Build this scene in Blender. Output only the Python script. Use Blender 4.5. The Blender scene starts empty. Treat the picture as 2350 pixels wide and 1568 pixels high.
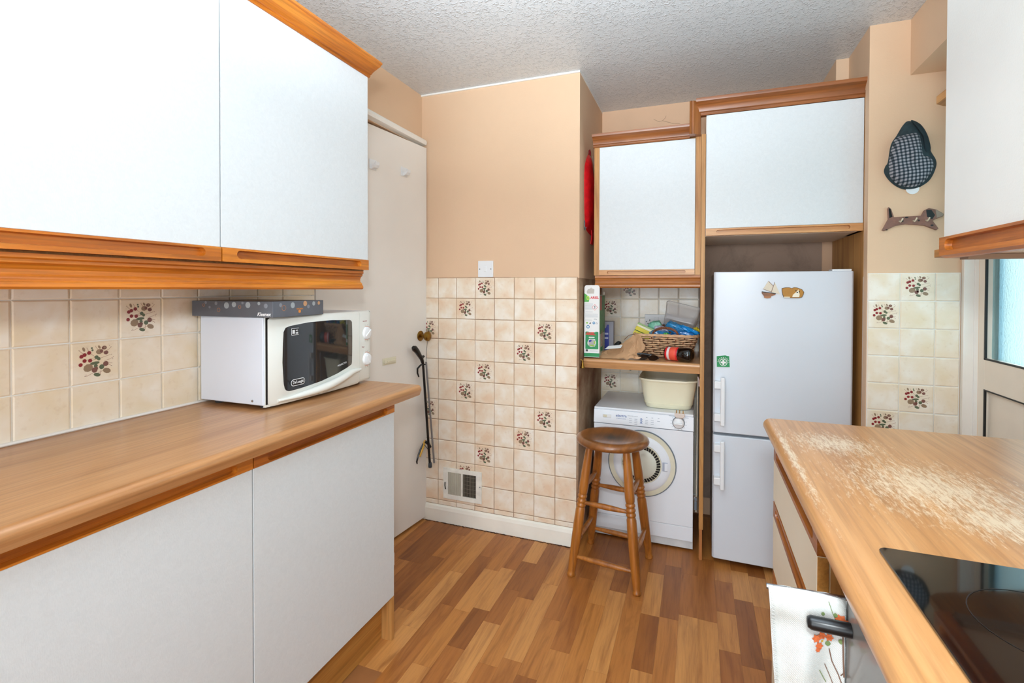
import bpy, bmesh, math, random
from math import pi, sin, cos, radians
from mathutils import Vector, Matrix, noise as mnoise
random.seed(7)
C = bpy.context.scene.collection
sc = bpy.context.scene

# ------------------------------------------------------------------ camera
cam_d = bpy.data.cameras.new('camera'); cam = bpy.data.objects.new('camera', cam_d); C.objects.link(cam)
sc.camera = cam
F, YAW, PITCH, ROLL, PPY = 1126.014, .361614, -.0128472, .00268485, 677.971
cam_d.sensor_width = 36; cam_d.lens = F/2350*36; cam_d.shift_y = -(784-PPY)/2350; cam_d.clip_start = .02
f_ = Vector((-sin(YAW)*cos(PITCH), cos(YAW)*cos(PITCH), sin(PITCH)))
r_ = Vector((cos(YAW), sin(YAW), 0)); u_ = r_.cross(f_)
r2 = r_*cos(ROLL)+u_*sin(ROLL); u2 = r2.cross(f_)
M3 = Matrix((r2, u2, -f_)).transposed()
cam.matrix_world = Matrix.Translation((0, 0, 1.266)) @ M3.to_4x4()

# ------------------------------------------------------------------ world, lights, exposure
w = bpy.data.worlds.new('world'); sc.world = w; w.use_nodes = True
bg = w.node_tree.nodes['Background']; bg.inputs[0].default_value = (.66, .84, .93, 1); bg.inputs[1].default_value = 2.6
sc.view_settings.view_transform = 'Standard'; sc.view_settings.look = 'None'
sc.view_settings.gamma = 1; sc.view_settings.use_curve_mapping = False
sc.view_settings.exposure = 0.17
sc.cycles.use_denoising = True
sc.cycles.max_bounces = 8; sc.cycles.diffuse_bounces = 5
sc.cycles.sample_clamp_indirect = 6

def area(name, loc, target, sx, sy, power, col, shape='RECTANGLE'):
    l = bpy.data.lights.new(name, 'AREA'); l.shape = shape; l.size = sx
    if shape in ('RECTANGLE', 'ELLIPSE'): l.size_y = sy
    l.energy = power; l.color = col
    o = bpy.data.objects.new(name, l); C.objects.link(o); o.location = loc
    o.rotation_euler = (Vector(target)-Vector(loc)).to_track_quat('-Z', 'Y').to_euler()
    return o
area('flash_light', (0.02, -.10, 1.56), (-.15, 2.3, 1.05),   .13, .13, 11.3, (.88, .96, 1), 'DISK')
area('added_rear_fill', (-.35, -1.75, 1.15), (-.4, 2.3, .85), 1.5, 1.7, 48, (.78, .91, 1))  # added soft fill from behind the camera; no window is modelled there
bl = area('added_ceiling_fill', (-.35, .15, 1.70), (-.35, .60, 2.4), .4, .4, 40, (.77, .90, 1), 'DISK'); bl.data.spread = radians(115)  # added upward fill lamp that brightens the ceiling

# ------------------------------------------------------------------ material helpers
def newmat(name):
    m = bpy.data.materials.new(name); m.use_nodes = True
    nt = m.node_tree; return m, nt, nt.nodes['Principled BSDF']
def nd(nt, t, **k):
    n = nt.nodes.new(t)
    for a, v in k.items(): setattr(n, a, v)
    return n
def ramp(nt, stops):
    r = nd(nt, 'ShaderNodeValToRGB'); e = r.color_ramp.elements
    while len(e) > 1: e.remove(e[0])
    e[0].position = stops[0][0]; e[0].color = (*stops[0][1], 1)
    for p, c in stops[1:]:
        x = e.new(p); x.color = (*c, 1)
    return r
def coords(nt, scale=(1, 1, 1), rnd=0.0):
    tc = nd(nt, 'ShaderNodeTexCoord'); mp = nd(nt, 'ShaderNodeMapping'); mp.inputs['Scale'].default_value = scale
    if rnd:
        oi = nd(nt, 'ShaderNodeObjectInfo'); mu = nd(nt, 'ShaderNodeMath', operation='MULTIPLY'); mu.inputs[1].default_value = rnd
        nt.links.new(oi.outputs['Random'], mu.inputs[0])
        ad = nd(nt, 'ShaderNodeVectorMath', operation='ADD')
        nt.links.new(tc.outputs['Object'], ad.inputs[0]); nt.links.new(mu.outputs[0], ad.inputs[1])
        nt.links.new(ad.outputs[0], mp.inputs[0])
    else: nt.links.new(tc.outputs['Object'], mp.inputs[0])
    return mp
def noise(nt, vec, sc_, det=3, rough=.5, dist=0):
    n = nd(nt, 'ShaderNodeTexNoise'); n.inputs['Scale'].default_value = sc_; n.inputs['Detail'].default_value = det
    n.inputs['Roughness'].default_value = rough; n.inputs['Distortion'].default_value = dist
    nt.links.new(vec.outputs[0], n.inputs['Vector']); return n
def mix(nt, a, b, fac, mode='MIX'):
    m = nd(nt, 'ShaderNodeMix', data_type='RGBA', blend_type=mode)
    for v, i in ((fac, 0), (a, 6), (b, 7)):
        if hasattr(v, 'links'): nt.links.new(v, m.inputs[i])
        elif i == 0: m.inputs[0].default_value = v
        else: m.inputs[i].default_value = (*v, 1)
    return m.outputs[2]
def bump(nt, p, h, s, d=.01):
    b = nd(nt, 'ShaderNodeBump'); b.inputs['Strength'].default_value = s; b.inputs['Distance'].default_value = d
    nt.links.new(h, b.inputs['Height']); nt.links.new(b.outputs[0], p.inputs['Normal'])
def S(c):  # sRGB 0-255 -> linear
    return tuple(((x/255)/12.92 if x/255 <= .04045 else ((x/255+.055)/1.055)**2.4) for x in c)
def plain(name, col, rough=.5, metal=0, var=0, vs=8, bs=0, bscale=60, coat=0, trans=0, alpha=1):
    m, nt, p = newmat(name); c = S(col)
    p.inputs['Roughness'].default_value = rough; p.inputs['Metallic'].default_value = metal
    p.inputs['Coat Weight'].default_value = coat; p.inputs['Transmission Weight'].default_value = trans
    p.inputs['Alpha'].default_value = alpha
    mp = coords(nt)
    n = noise(nt, mp, vs, 4)
    r = ramp(nt, [(.3, tuple(x*(1-var) for x in c)), (.7, tuple(min(1, x*(1+var*.4)) for x in c))])
    nt.links.new(n.outputs['Fac'], r.inputs[0]); nt.links.new(r.outputs[0], p.inputs['Base Color'])
    if bs:
        n2 = noise(nt, mp, bscale, 4); bump(nt, p, n2.outputs['Fac'], bs, .004)
    return m
def wood(name, dark, mid, light, axis=1, scale=1.0, rough=.4, coat=.2, rnd=7.0, streak=.5):
    m, nt, p = newmat(name)
    s = [26*scale]*3; s[axis] = 1.6*scale
    mp = coords(nt, s, rnd)
    n = noise(nt, mp, 1.0, 6, .62, .7)
    r = ramp(nt, [(.28, S(dark)), (.5, S(mid)), (.72, S(light))]); nt.links.new(n.outputs['Fac'], r.inputs[0])
    s2 = [170*scale]*3; s2[axis] = 5*scale
    mp2 = coords(nt, s2, rnd); n2 = noise(nt, mp2, 1, 3, .6)
    r2 = ramp(nt, [(.36, (.45, .45, .45)), (.55, (1, 1, 1))]); nt.links.new(n2.outputs['Fac'], r2.inputs[0])
    nt.links.new(mix(nt, r.outputs[0], r2.outputs[0], streak, 'MULTIPLY'), p.inputs['Base Color'])
    p.inputs['Roughness'].default_value = rough; p.inputs['Coat Weight'].default_value = coat; p.inputs['Coat Roughness'].default_value = .25
    bump(nt, p, n2.outputs['Fac'], .12, .002)
    return m

oakY = wood('orange_oak_y', (146, 74, 10), (192, 108, 24), (218, 138, 44), 1, streak=.45)
oakX = wood('orange_oak_x', (150, 78, 28), (192, 112, 50), (214, 140, 74), 0, streak=.45)
oakZ = wood('golden_oak_z', (160, 104, 48), (192, 138, 76), (208, 156, 92), 2, rough=.5, coat=.05, streak=.35)
oakXl = wood('golden_oak_x', (176, 112, 58), (204, 146, 88), (220, 166, 108), 0, rough=.45, streak=.3)
oakYl = wood('golden_oak_y', (150, 94, 36), (182, 124, 56), (200, 144, 72), 1, rough=.5, coat=.05, streak=.4)
darkoak = wood('brown_oak_x', (112, 62, 24), (148, 86, 40), (170, 106, 56), 0, streak=.4)
stoolw = wood('stool_wood', (122, 68, 20), (164, 98, 34), (192, 122, 50), 2, scale=.8, rough=.35, coat=.35, streak=.4)

def worktop_mat(name, axis, wear=None, cols=((176, 124, 76), (200, 147, 97), (213, 163, 114))):
    m = wood(name, *cols, axis, scale=.9, rough=.3, coat=.25, rnd=0, streak=.32)
    if wear:
        nt = m.node_tree; p = nt.nodes['Principled BSDF']
        old = p.inputs['Base Color'].links[0].from_socket
        sx = [120]*3; sx[axis] = 24
        mp = coords(nt, sx); n = noise(nt, mp, 1.6, 6, .75, .3)
        tc = nd(nt, 'ShaderNodeTexCoord')
        acc = None
        for (cx, cy, rx, ry) in wear:
            mp2 = nd(nt, 'ShaderNodeMapping'); mp2.inputs['Scale'].default_value = (1/rx, 1/ry, 0); mp2.inputs['Location'].default_value = (-cx/rx, -cy/ry, 0)
            nt.links.new(tc.outputs['Object'], mp2.inputs[0])
            g = nd(nt, 'ShaderNodeTexGradient', gradient_type='SPHERICAL'); nt.links.new(mp2.outputs[0], g.inputs[0])
            if acc is None: acc = g.outputs['Fac']
            else:
                a = nd(nt, 'ShaderNodeMath', operation='MAXIMUM'); nt.links.new(acc, a.inputs[0]); nt.links.new(g.outputs['Fac'], a.inputs[1]); acc = a.outputs[0]
        sq = nd(nt, 'ShaderNodeMath', operation='MULTIPLY'); sq.inputs[1].default_value = .34; nt.links.new(acc, sq.inputs[0])
        ad = nd(nt, 'ShaderNodeMath', operation='ADD'); nt.links.new(sq.outputs[0], ad.inputs[0]); nt.links.new(n.outputs['Fac'], ad.inputs[1])
        r = ramp(nt, [(.64, (0, 0, 0)), (.84, (1, 1, 1))]); nt.links.new(ad.outputs[0], r.inputs[0])
        mu = nd(nt, 'ShaderNodeMath', operation='MULTIPLY'); mu.inputs[1].default_value = .8; nt.links.new(r.outputs[0], mu.inputs[0])
        nt.links.new(mix(nt, old, S((240, 222, 190)), mu.outputs[0]), p.inputs['Base Color'])
    return m
wtopL = worktop_mat('oak_laminate_left', 1, cols=((162, 110, 66), (184, 132, 84), (198, 148, 100)))
wtopR = worktop_mat('oak_laminate_right', 1, [(.40, 1.10, .24, .26), (.30, 1.34, .16, .16), (.195, 1.20, .016, .46), (.44, .98, .14, .14)], ((172, 118, 66), (198, 143, 88), (212, 160, 106)))
wtopA = worktop_mat('oak_laminate_shelf', 0)

def whitedoor():
    m, nt, p = newmat('white_textured_laminate')
    mp = coords(nt, (60, 60, 60)); n = noise(nt, mp, 1.3, 4, .6, 1.2)
    r = ramp(nt, [(.3, S((214, 219, 221))), (.7, S((220, 225, 227)))]); nt.links.new(n.outputs['Fac'], r.inputs[0])
    nt.links.new(r.outputs[0], p.inputs['Base Color']); p.inputs['Roughness'].default_value = .42
    mp2 = coords(nt, (420, 420, 160)); n2 = noise(nt, mp2, 1, 3); bump(nt, p, n2.outputs['Fac'], .12, .002)
    return m
white = whitedoor()
def wallpaint(name, c, var=.06, dirt=.0):
    m, nt, p = newmat(name); mp = coords(nt)
    n = noise(nt, mp, 1.7, 5, .6); c = S(c)
    r = ramp(nt, [(.3, tuple(x*(1-var) for x in c)), (.7, c)]); nt.links.new(n.outputs['Fac'], r.inputs[0])
    out = r.outputs[0]
    if dirt:
        n3 = noise(nt, mp, 5, 8, .75, .6); r3 = ramp(nt, [(.30, S((70, 50, 36))), (.50, (1, 1, 1))]); nt.links.new(n3.outputs['Fac'], r3.inputs[0])
        out = mix(nt, out, r3.outputs[0], dirt, 'MULTIPLY')
    nt.links.new(out, p.inputs['Base Color']); p.inputs['Roughness'].default_value = .75
    n2 = noise(nt, mp, 160, 4); bump(nt, p, n2.outputs['Fac'], .18, .002)
    return m
peach = wallpaint('peach_wall_paint', (224, 190, 157))
dirty = wallpaint('unpainted_dirty_plaster', (166, 140, 122), .2, .35)
def artex():
    m, nt, p = newmat('stippled_ceiling_paint'); mp = coords(nt)
    p.inputs['Base Color'].default_value = (*S((212, 212, 211)), 1); p.inputs['Roughness'].default_value = .26
    n = noise(nt, mp, 170, 2, .5); n2 = noise(nt, mp, 75, 2, .5)
    a = nd(nt, 'ShaderNodeMath', operation='ADD'); nt.links.new(n.outputs['Fac'], a.inputs[0]); nt.links.new(n2.outputs['Fac'], a.inputs[1])
    r = ramp(nt, [(.5, (0, 0, 0)), (.68, (1, 1, 1))])
    h = nd(nt, 'ShaderNodeMath', operation='MULTIPLY'); h.inputs[1].default_value = .5; nt.links.new(a.outputs[0], h.inputs[0]); nt.links.new(h.outputs[0], r.inputs[0])
    bump(nt, p, r.outputs[0], .75, .005)
    n3 = noise(nt, mp, 1.2, 3); r3 = ramp(nt, [(.3, S((206, 210, 213))), (.7, S((220, 223, 225)))]); nt.links.new(n3.outputs['Fac'], r3.inputs[0]); nt.links.new(r3.outputs[0], p.inputs['Base Color'])
    return m
ceilm = artex()
def tilemat(name, a, b, c):
    m, nt, p = newmat(name)
    mp = coords(nt, (1, 1, 1), 31.0); n = noise(nt, mp, 11, 3, .5, .3)
    r = ramp(nt, [(.3, S(a)), (.5, S(b)), (.68, S(c))]); nt.links.new(n.outputs['Fac'], r.inputs[0])
    n2 = noise(nt, mp, 60, 4); r2 = ramp(nt, [(.25, (.86, .8, .74)), (.42, (1, 1, 1))]); nt.links.new(n2.outputs['Fac'], r2.inputs[0])
    nt.links.new(mix(nt, r.outputs[0], r2.outputs[0], .5, 'MULTIPLY'), p.inputs['Base Color'])
    p.inputs['Roughness'].default_value = .22; bump(nt, p, n2.outputs['Fac'], .04, .002)
    return m
tileP = tilemat('glazed_tile_pinkish', (234, 206, 176), (240, 224, 202), (247, 239, 226))
tileC = tilemat('glazed_tile_cream', (236, 220, 190), (241, 229, 208), (247, 241, 228))
def groutmat(name, a, b, lo=.35, hi=.65):
    m, nt, p = newmat(name); mp = coords(nt); n = noise(nt, mp, 4.5, 5, .6)
    r = ramp(nt, [(lo, S(a)), (hi, S(b))]); nt.links.new(n.outputs['Fac'], r.inputs[0]); nt.links.new(r.outputs[0], p.inputs['Base Color']); p.inputs['Roughness'].default_value = .8
    return m
groutB = groutmat('stained_grout', (120, 76, 46), (190, 164, 134))
groutC = groutmat('pale_grout', (206, 194, 176), (240, 240, 236), .28, .42)
whitegloss = plain('white_gloss_paint', (242, 240, 234), .3, var=.05)
skirtm = plain('scuffed_cream_gloss', (248, 244, 232), .35, var=.1, vs=5)
doorp = plain('off_white_door_paint', (238, 233, 226), .4, var=.05, vs=2.5, bs=.05)
plasticW = plain('white_plastic', (236, 238, 240), .3, var=.02)
mwwhite = plain('warm_white_plastic', (230, 232, 226), .28, var=.02)
mwbody = plain('white_enamel', (222, 229, 240), .35, var=.02)
fridgeW = plain('fridge_white_enamel', (216, 222, 230), .3, var=.03, vs=3, bs=.04, bscale=300)
dryerW = plain('dryer_white_enamel', (238, 242, 248), .32, var=.03, vs=3)
ivory = plain('aged_ivory_plastic', (226, 220, 196), .45, var=.08, vs=14)
greyp = plain('grey_plastic', (110, 118, 126), .5)
darkgrey = plain('dark_grey_rubber', (60, 66, 72), .6)
black = plain('black_plastic', (14, 14, 16), .32)
blackg = plain('black_gloss', (8, 8, 9), .06, coat=.6)
void = plain('dark_interior', (28, 22, 18), .8)
brass = plain('aged_brass', (150, 112, 50), .3, metal=1, var=.3, vs=60)
steel = plain('steel', (170, 172, 176), .25, metal=1)
red = plain('red_nylon', (232, 22, 34), .5, var=.25, vs=30, bs=.3, bscale=90)
redp = plain('red_print', (214, 30, 36), .5)
greenp = plain('green_print', (20, 140, 78), .5, var=.08)
blueprint = plain('blue_print', (60, 96, 160), .5)
navy = plain('navy_blue_print', (20, 40, 150), .45)
paperW = plain('white_card', (240, 240, 238), .6)
kraft = plain('brown_paper', (198, 154, 114), .75, var=.15, vs=20, bs=.15, bscale=80)
wicker = plain('wicker', (214, 172, 132), .55, var=.25, vs=40, bs=.3, bscale=120)
wickerd = plain('dark_wicker', (128, 78, 52), .6, var=.3, vs=40)
cream = plain('cream_plastic', (248, 243, 214), .38, var=.03)
bluefoil = plain('blue_foil', (30, 130, 196), .22, var=.35, vs=45, bs=.4, bscale=50, coat=.5)
teal = plain('mint_green_packaging', (120, 190, 160), .35, var=.2, vs=40)
yellow = plain('yellow_sponge', (222, 206, 80), .8, var=.1, bs=.4, bscale=260)
yellowp = plain('yellow_plastic', (214, 160, 30), .45)
limeg = plain('pale_green_scourer', (160, 190, 130), .85, bs=.3, bscale=300)
orangep = plain('orange_print', (220, 140, 60), .5)
fabgrey = plain('grey_card', (92, 96, 104), .45, var=.1, vs=20)
berry_r = plain('berry_red', (140, 38, 42), .3); berry_g = plain('berry_green', (96, 106, 80), .3)
berry_b = plain('berry_brown', (126, 84, 74), .3); leaf_t = plain('leaf_taupe', (150, 126, 100), .3); stem_m = plain('stem_tan', (184, 150, 128), .35)
PRINT = [berry_r, berry_g, berry_b, leaf_t, stem_m]

# ------------------------------------------------------------------ mesh helpers
def new(): return bmesh.new()
def box(bm, x0, x1, y0, y1, z0, z1, mi=0):
    v = [bm.verts.new(p) for p in ((x0,y0,z0),(x1,y0,z0),(x1,y1,z0),(x0,y1,z0),(x0,y0,z1),(x1,y0,z1),(x1,y1,z1),(x0,y1,z1))]
    for f in ((0,3,2,1),(4,5,6,7),(0,1,5,4),(1,2,6,5),(2,3,7,6),(3,0,4,7)):
        q = bm.faces.new([v[i] for i in f]); q.material_index = mi
    return bm
def prism(bm, pts, ax, a, b, mi=0):
    """polygon in the plane normal to ax, extruded from a to b"""
    def mk(p, t):
        l = list(p); l.insert(ax, t); return l
    A = [bm.verts.new(mk(p, a)) for p in pts]; B = [bm.verts.new(mk(p, b)) for p in pts]
    n = len(pts); fs = [bm.faces.new(A), bm.faces.new(B[::-1])]
    for i in range(n): fs.append(bm.faces.new((A[i], B[i], B[(i+1) % n], A[(i+1) % n])))
    for f in fs: f.material_index = mi
    return bm
def lathe(bm, prof, mat=None, n=32, mi=0):
    """prof [(r,z)] round z, mat a 4x4"""
    mat = mat or Matrix()
    rings = []
    for r, z in prof:
        if r < 1e-6: rings.append([bm.verts.new(mat @ Vector((0, 0, z)))])
        else: rings.append([bm.verts.new(mat @ Vector((r*cos(2*pi*i/n), r*sin(2*pi*i/n), z))) for i in range(n)])
    for a, b in zip(rings, rings[1:]):
        for i in range(n):
            j = (i+1) % n
            if len(a) == 1 and len(b) == 1: continue
            if len(a) == 1: f = bm.faces.new((a[0], b[i], b[j]))
            elif len(b) == 1: f = bm.faces.new((a[i], a[j], b[0]))
            else: f = bm.faces.new((a[i], a[j], b[j], b[i]))
            f.material_index = mi
    for q in (rings[0], rings[-1]):
        if len(q) > 1: bm.faces.new(q).material_index = mi
    return bm
def aim(p, q):
    d = Vector(q)-Vector(p); return Matrix.Translation(p) @ d.to_track_quat('Z', 'Y').to_matrix().to_4x4(), d.length
def rod(bm, p, q, r0, r1=None, n=16, mi=0):
    m, L = aim(p, q); return lathe(bm, [(r0, 0), (r0 if r1 is None else r1, L)], m, n, mi)
def tube(bm, pts, r, n=8, mi=0, closed=False):
    pts = [Vector(p) for p in pts]; R = []; N = len(pts)
    prev = None
    for i, p in enumerate(pts):
        if closed: d = pts[(i+1) % N]-pts[i-1]
        else: d = pts[min(i+1, N-1)]-pts[max(i-1, 0)]
        d.normalize()
        if prev is None: s = d.orthogonal().normalized()
        else: s = (prev-d*prev.dot(d)).normalized()
        prev = s; t = d.cross(s); rr = r[i] if isinstance(r, (list, tuple)) else r
        R.append([bm.verts.new(p+s*rr*cos(2*pi*k/n)+t*rr*sin(2*pi*k/n)) for k in range(n)])
    pr = list(zip(R, R[1:]))+([(R[-1], R[0])] if closed else [])
    for a, b in pr:
        for k in range(n):
            bm.faces.new((a[k], a[(k+1) % n], b[(k+1) % n], b[k])).material_index = mi
    if not closed: bm.faces.new(R[0][::-1]).material_index = mi; bm.faces.new(R[-1]).material_index = mi
    return bm
def stadium(cx, cy, L, h, n=8):
    o = []
    for k in range(n+1): a = -pi/2+pi*k/n; o.append((cx+L/2-h/2+h/2*cos(a), cy+h/2*sin(a)))
    for k in range(n+1): a = pi/2+pi*k/n; o.append((cx-L/2+h/2+h/2*cos(a), cy+h/2*sin(a)))
    return o
def rrect(x0, x1, y0, y1, r, n=5):
    o = []
    for cx, cy, a0 in ((x1-r, y0+r, -pi/2), (x1-r, y1-r, 0), (x0+r, y1-r, pi/2), (x0+r, y0+r, pi)):
        for k in range(n+1): a = a0+pi/2*k/n; o.append((cx+r*cos(a), cy+r*sin(a)))
    return o
def circ(cx, cy, r, n=24, ry=None, rot=0):
    ry = ry or r
    return [(cx+r*cos(2*pi*k/n)*cos(rot)-ry*sin(2*pi*k/n)*sin(rot), cy+r*cos(2*pi*k/n)*sin(rot)+ry*sin(2*pi*k/n)*cos(rot)) for k in range(n)]
def put(name, bm, mats, parent=None, bev=0, smooth=False, local=False, label=None, seg=2, kind=None, sharp=.7):
    bmesh.ops.recalc_face_normals(bm, faces=bm.faces)
    me = bpy.data.meshes.new(name)
    if parent is not None and not local:
        bm.transform(parent_world(parent).inverted())
    bm.to_mesh(me); bm.free()
    for m in (mats if isinstance(mats, (list, tuple)) else [mats]): me.materials.append(m)
    o = bpy.data.objects.new(name, me); C.objects.link(o)
    if parent is not None: o.parent = parent
    if smooth:
        me.shade_smooth(); me.set_sharp_from_angle(angle=sharp)
    if bev:
        b = o.modifiers.new('bevel', 'BEVEL'); b.width = bev; b.segments = seg; b.limit_method = 'ANGLE'; b.angle_limit = radians(40)
    if label: o['label'] = label
    if kind: o['kind'] = kind
    return o
def parent_world(o):
    m = Matrix()
    while o is not None:
        m = Matrix.LocRotScale(o.location, o.rotation_euler, o.scale) @ m; o = o.parent
    return m
def tag(o, label, cat, group=None):
    o['label'] = label; o['category'] = cat
    if group: o['group'] = group
    return o
def thing(name, label, cat, loc=(0, 0, 0), rz=0, group=None):
    o = bpy.data.objects.new(name, None); C.objects.link(o); o.location = loc; o.rotation_euler = (0, 0, rz)
    o.empty_display_size = .05
    return tag(o, label, cat, group)
def struct(name, bm, m, **k):
    o = put(name, bm, m, **k); o['kind'] = 'structure'; return o
def text(name, s, size, mat, parent, M, ext=.0003, bold=0.0, shear=0, align='CENTER', xs=1.0):
    cu = bpy.data.curves.new(name, 'FONT'); cu.body = s; cu.size = size; cu.extrude = ext; cu.offset = bold; cu.shear = shear
    cu.align_x = align; cu.align_y = 'CENTER'; cu.resolution_u = 2
    t = bpy.data.objects.new(name, cu); C.objects.link(t)
    dg = bpy.context.evaluated_depsgraph_get(); me = bpy.data.meshes.new_from_object(t.evaluated_get(dg)); me.name = name
    bpy.data.objects.remove(t)
    me.transform((parent_world(parent).inverted() if parent else Matrix()) @ M @ Matrix.Diagonal((xs, 1, 1, 1)))
    me.materials.clear(); me.materials.append(mat)
    o = bpy.data.objects.new(name, me); C.objects.link(o)
    if parent: o.parent = parent
    return o
RY = Matrix(((1, 0, 0, 0), (0, 0, -1, 0), (0, 1, 0, 0), (0, 0, 0, 1)))     # flat xy -> xz plane facing -Y
RX = Matrix(((0, 0, 1, 0), (1, 0, 0, 0), (0, 1, 0, 0), (0, 0, 0, 1)))      # flat xy -> yz plane facing +X
def at(x, y, z, R=RY): return Matrix.Translation((x, y, z)) @ R
def plate(bm, pts, M, t=.0006, mi=0):
    """flat outline in local xy placed by M, with thickness t"""
    A = [bm.verts.new(M @ Vector((x, y, 0))) for x, y in pts]; B = [bm.verts.new(M @ Vector((x, y, t))) for x, y in pts]
    n = len(pts); bm.faces.new(A[::-1]).material_index = mi; bm.faces.new(B).material_index = mi
    for i in range(n): bm.faces.new((A[i], A[(i+1) % n], B[(i+1) % n], B[i])).material_index = mi
    return bm
def slot_rail(L, h, t, margin, sh, depth, M, cy=None):
    """strip L x h x t in local x,y,z with a rounded finger slot in the +z face"""
    bm = new(); cy = h/2 if cy is None else cy
    out = [(0, 0), (L, 0), (L, h), (0, h)]; st = stadium(L/2, cy, L-2*margin, sh, 7)
    O = [bm.verts.new((x, y, t)) for x, y in out]; I = [bm.verts.new((x, y, t)) for x, y in st]
    K = stadium(L/2, cy, L-2*margin-sh*.12, sh*.86, 7); D = [bm.verts.new((x, y, t-depth)) for x, y in K]
    Bk = [bm.verts.new((x, y, 0)) for x, y in out]
    es = [bm.edges.new((v[i], v[(i+1) % len(v)])) for v in (O, I) for i in range(len(v))]
    bmesh.ops.triangle_fill(bm, use_beauty=True, use_dissolve=False, edges=es, normal=(0, 0, 1))
    n = len(I)
    for i in range(n): bm.faces.new((I[i], I[(i+1) % n], D[(i+1) % n], D[i]))
    bm.faces.new(D)
    for i in range(4): bm.faces.new((O[i], O[(i+1) % 4], Bk[(i+1) % 4], Bk[i]))
    bm.faces.new(Bk[::-1])
    bm.transform(M); return bm

# ------------------------------------------------------------------ room shell
H = 2.327
YB, YA, XC = 2.352, 2.955, -.548    # chimney face, alcove back, chimney corner
XL, XR, YF = -1.478, .97, -1.9
struct('floor', box(new(), -1.75, 1.3, YF-.1, 3.1, -.06, -.0025), plain('vinyl_floor_base', (150, 98, 56), .5, var=.2))
floor = bpy.data.objects['floor']
struct('ceiling', box(new(), -1.75, 1.3, YF-.1, 3.1, H, H+.08), ceilm)
wl = struct('wall_left', box(new(), XL-.1, XL, YF, 1.60, 0, H), peach)
struct('wall_left_lintel', box(new(), XL-.1, -1.425, 1.60, YB+.1, 2.045, H), peach)
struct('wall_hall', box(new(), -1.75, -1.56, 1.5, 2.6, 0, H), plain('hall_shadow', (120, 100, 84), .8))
wb = struct('wall_back', box(new(), -1.56, XC+.006, YB+.008, YA+.1, 0, H), peach)
was = wb
wab = struct('wall_alcove_back', box(new(), XC-.02, .68, YA, YA+.1, 0, H), wallpaint('alcove_paint', (226, 186, 152), .12))
struct('wall_alcove_pier', box(new(), .59, .80, 2.656, YA+.1, 2.09, H), peach)
wr = struct('wall_alcove_right', box(new(), .664, .80, 2.40, YA+.1, 0, 2.09), peach)
struct('wall_alcove_right_upper', box(new(), .6402, .80, 2.4102, 2.66, 2.09, H), peach)
wrb = struct('wall_right_back', box(new(), .64, 1.10, 2.363, 2.41, 0, H), peach)
struct('wall_right', box(new(), .985, 1.10, YF, 1.53, 0, H), peach)
struct('wall_right_lintel', box(new(), .985, 1.10, 1.53, 2.37, 2.06, H), peach)
struct('wall_front', box(new(), -1.6, 1.10, YF-.1, YF, 0, H), peach)
struct('trim_boxed_beam', box(new(), .775, .99, -.4, 2.364, 2.109, H-.001), peach)
# skirting on chimney face
bm = new(); prism(bm, [(YB+.009, 0), (YB-.012, 0), (YB-.012, .066), (YB-.008, .082), (YB-.001, .089), (YB+.009, .090)], 0, -1.44, XC-.012)
struct('baseboard_back', bm, skirtm)
# thin white line where ceiling meets walls
bm = new(); box(bm, -1.43, XC, YB-.002, YB+.008, H-.008, H+.001); box(bm, XC, XC+.008, YB-.002, YA, H-.008, H+.001)
struct('trim_ceiling_edge', bm, whitegloss)
for pts in ([(-.245, 2.250), (-.215, 2.232), (-.196, 2.236), (-.160, 2.222), (-.135, 2.212), (-.10, 2.209)], [(-.196, 2.236), (-.180, 2.250), (-.176, 2.262)]):
    put('plaster_crack', tube(new(), [(x, YA+.0002, z) for x, z in pts], .0009, 4), plain('crack_grey', (110, 84, 66), .9), wab)
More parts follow.
